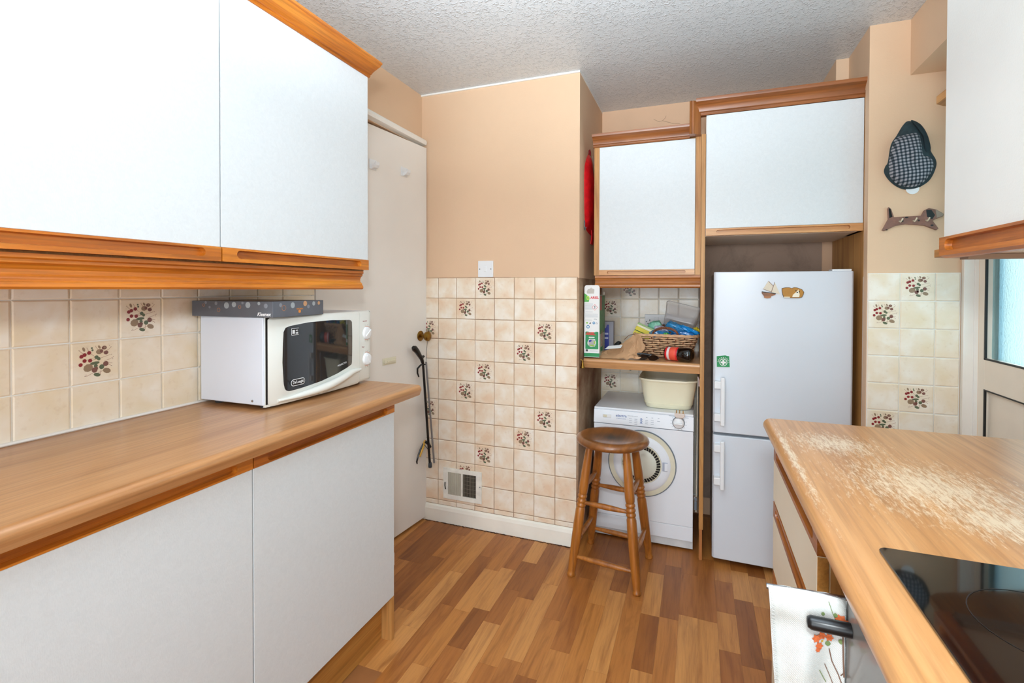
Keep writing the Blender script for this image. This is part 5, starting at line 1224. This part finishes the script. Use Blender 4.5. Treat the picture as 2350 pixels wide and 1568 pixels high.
# ------------------------------------------------------------------ right wall unit and open end shelf
XU = .565; ru = thing('wall_cabinet', 'big white wall cupboard at the top right, over the hob', 'cabinet', (.75, 1.0, 1.36))
y0, y1 = .64, 1.505
b = new(); box(b, XU+.021, .98, y0, y0+.018, 1.352, 2.105); box(b, XU+.021, .98, y1-.018, y1, 1.352, 2.105); box(b, XU+.021, .98, y0+.018, y1-.018, 1.352, 1.368); box(b, XU+.021, .98, y0+.018, y1-.018, 2.09, 2.105)
put('carcass', b, plain('pale_underside_board', (224, 212, 196), .5), ru)
put('cupboard_door', box(new(), XU, XU+.018, y0+.001, y1-.001, 1.396, 2.10), plain('cream_white_laminate', (226, 226, 222), .4, var=.02, bs=.1, bscale=200), ru, bev=.001)
M = Matrix.Translation((XU+.018, y1+.003, 1.350)) @ MR
put('handle_rail', slot_rail(y1-y0-.001, .045, .026, .028, .028, .014, M, cy=.025), wood('right_rail_oak', (136, 70, 14), (184, 104, 30), (210, 132, 52), 1), ru)
put('bevelled_edge', prism(new(), [(XU-.006, 1.350), (XU+.004, 1.3445), (XU+.022, 1.3445), (XU+.022, 1.350)], 1, y0+.001, y1), oakY, ru)
put('cupboard_back_part', box(new(), .60, .98, -.35, .638, 1.352, 2.105), plain('pale_carcass', (230, 226, 220), .5), ru)
es = thing('end_shelf_unit', 'open oak-edged corner shelves at the far end of the big white wall cupboard', 'shelf unit', (.75, 1.6, 1.35))
SP = [(XU+.008, 1.507), (XU+.008, 1.578), (XU+.030, 1.600), (.82, 1.70), (.98, 1.73), (.98, 1.507)]
for z0, z1 in ((1.350, 1.370), (1.746, 1.766), (2.085, 2.105)):
    put('shelf_board', prism(new(), SP, 2, z0, z1), oakYl, es, bev=.001)
put('shelf_back', box(new(), .968, .983, 1.508, 1.70, 1.371, 2.083), oakZ, es)
put('underside_batten', box(new(), XU+.03, .96, 1.46, 1.50, 1.340, 1.351), plain('grey_brown_batten', (160, 140, 122), .6), es)

# ------------------------------------------------------------------ door_2: glazed door in the right wall
d2 = bpy.data.objects.new('door_2', None); C.objects.link(d2); d2['kind'] = 'structure'; d2.location = (.985, 1.95, 0)
cw = plain('cream_door_paint', (244, 234, 218), .4, var=.05)
b = new(); box(b, .985, 1.03, 1.58, 1.66, .02, 2.03); box(b, .985, 1.03, 2.292, 2.335, .02, 2.03); box(b, .985, 1.03, 1.66, 2.292, .90, 1.014); box(b, .985, 1.03, 1.66, 2.292, 1.93, 2.03); box(b, .985, 1.03, 1.66, 2.292, .02, .22)
put('door_frame', b, cw, d2, bev=.001)
put('lower_panel', box(new(), .998, 1.018, 1.66, 2.292, .22, .90), cw, d2)
b = new(); box(b, .9835, .99, 2.286, 2.292, .22, .90); box(b, .9835, .99, 1.66, 2.292, .898, .903); box(b, .9835, .99, 2.286, 2.2935, 1.012, 1.93); box(b, .9835, .99, 1.66, 2.292, 1.0115, 1.0175)
put('black_beading', b, plain('black_gasket', (16, 20, 22), .5), d2)
gm, ntg, pg_ = newmat('obscured_glass'); pg_.inputs['Base Color'].default_value = (*S((206, 232, 232)), 1); pg_.inputs['Transmission Weight'].default_value = 1; pg_.inputs['Roughness'].default_value = .42; pg_.inputs['IOR'].default_value = 1.3
mpg = coords(ntg); ng = noise(ntg, mpg, 120, 4); bump(ntg, pg_, ng.outputs['Fac'], .5, .004)
put('pane', box(new(), 1.004, 1.010, 1.665, 2.287, 1.017, 1.93), gm, d2)
b = new(); box(b, 1.012, 1.03, 2.255, 2.287, 1.017, 1.93); put('added_light_post', b, plain('painted_light_blue', (196, 222, 240), .4), d2)  # added post behind the pane, pale blue standing for light at the frame edge
struct('trim_door_right', box(new(), .942, .986, 2.340, 2.3615, 0, 2.05), plain('cream_frame_paint', (244, 240, 232), .4, var=.04), bev=.002)
struct('trim_door_right_stop', box(new(), .972, .985, 2.335, 2.341, 0, 2.05), whitegloss, bev=.001)
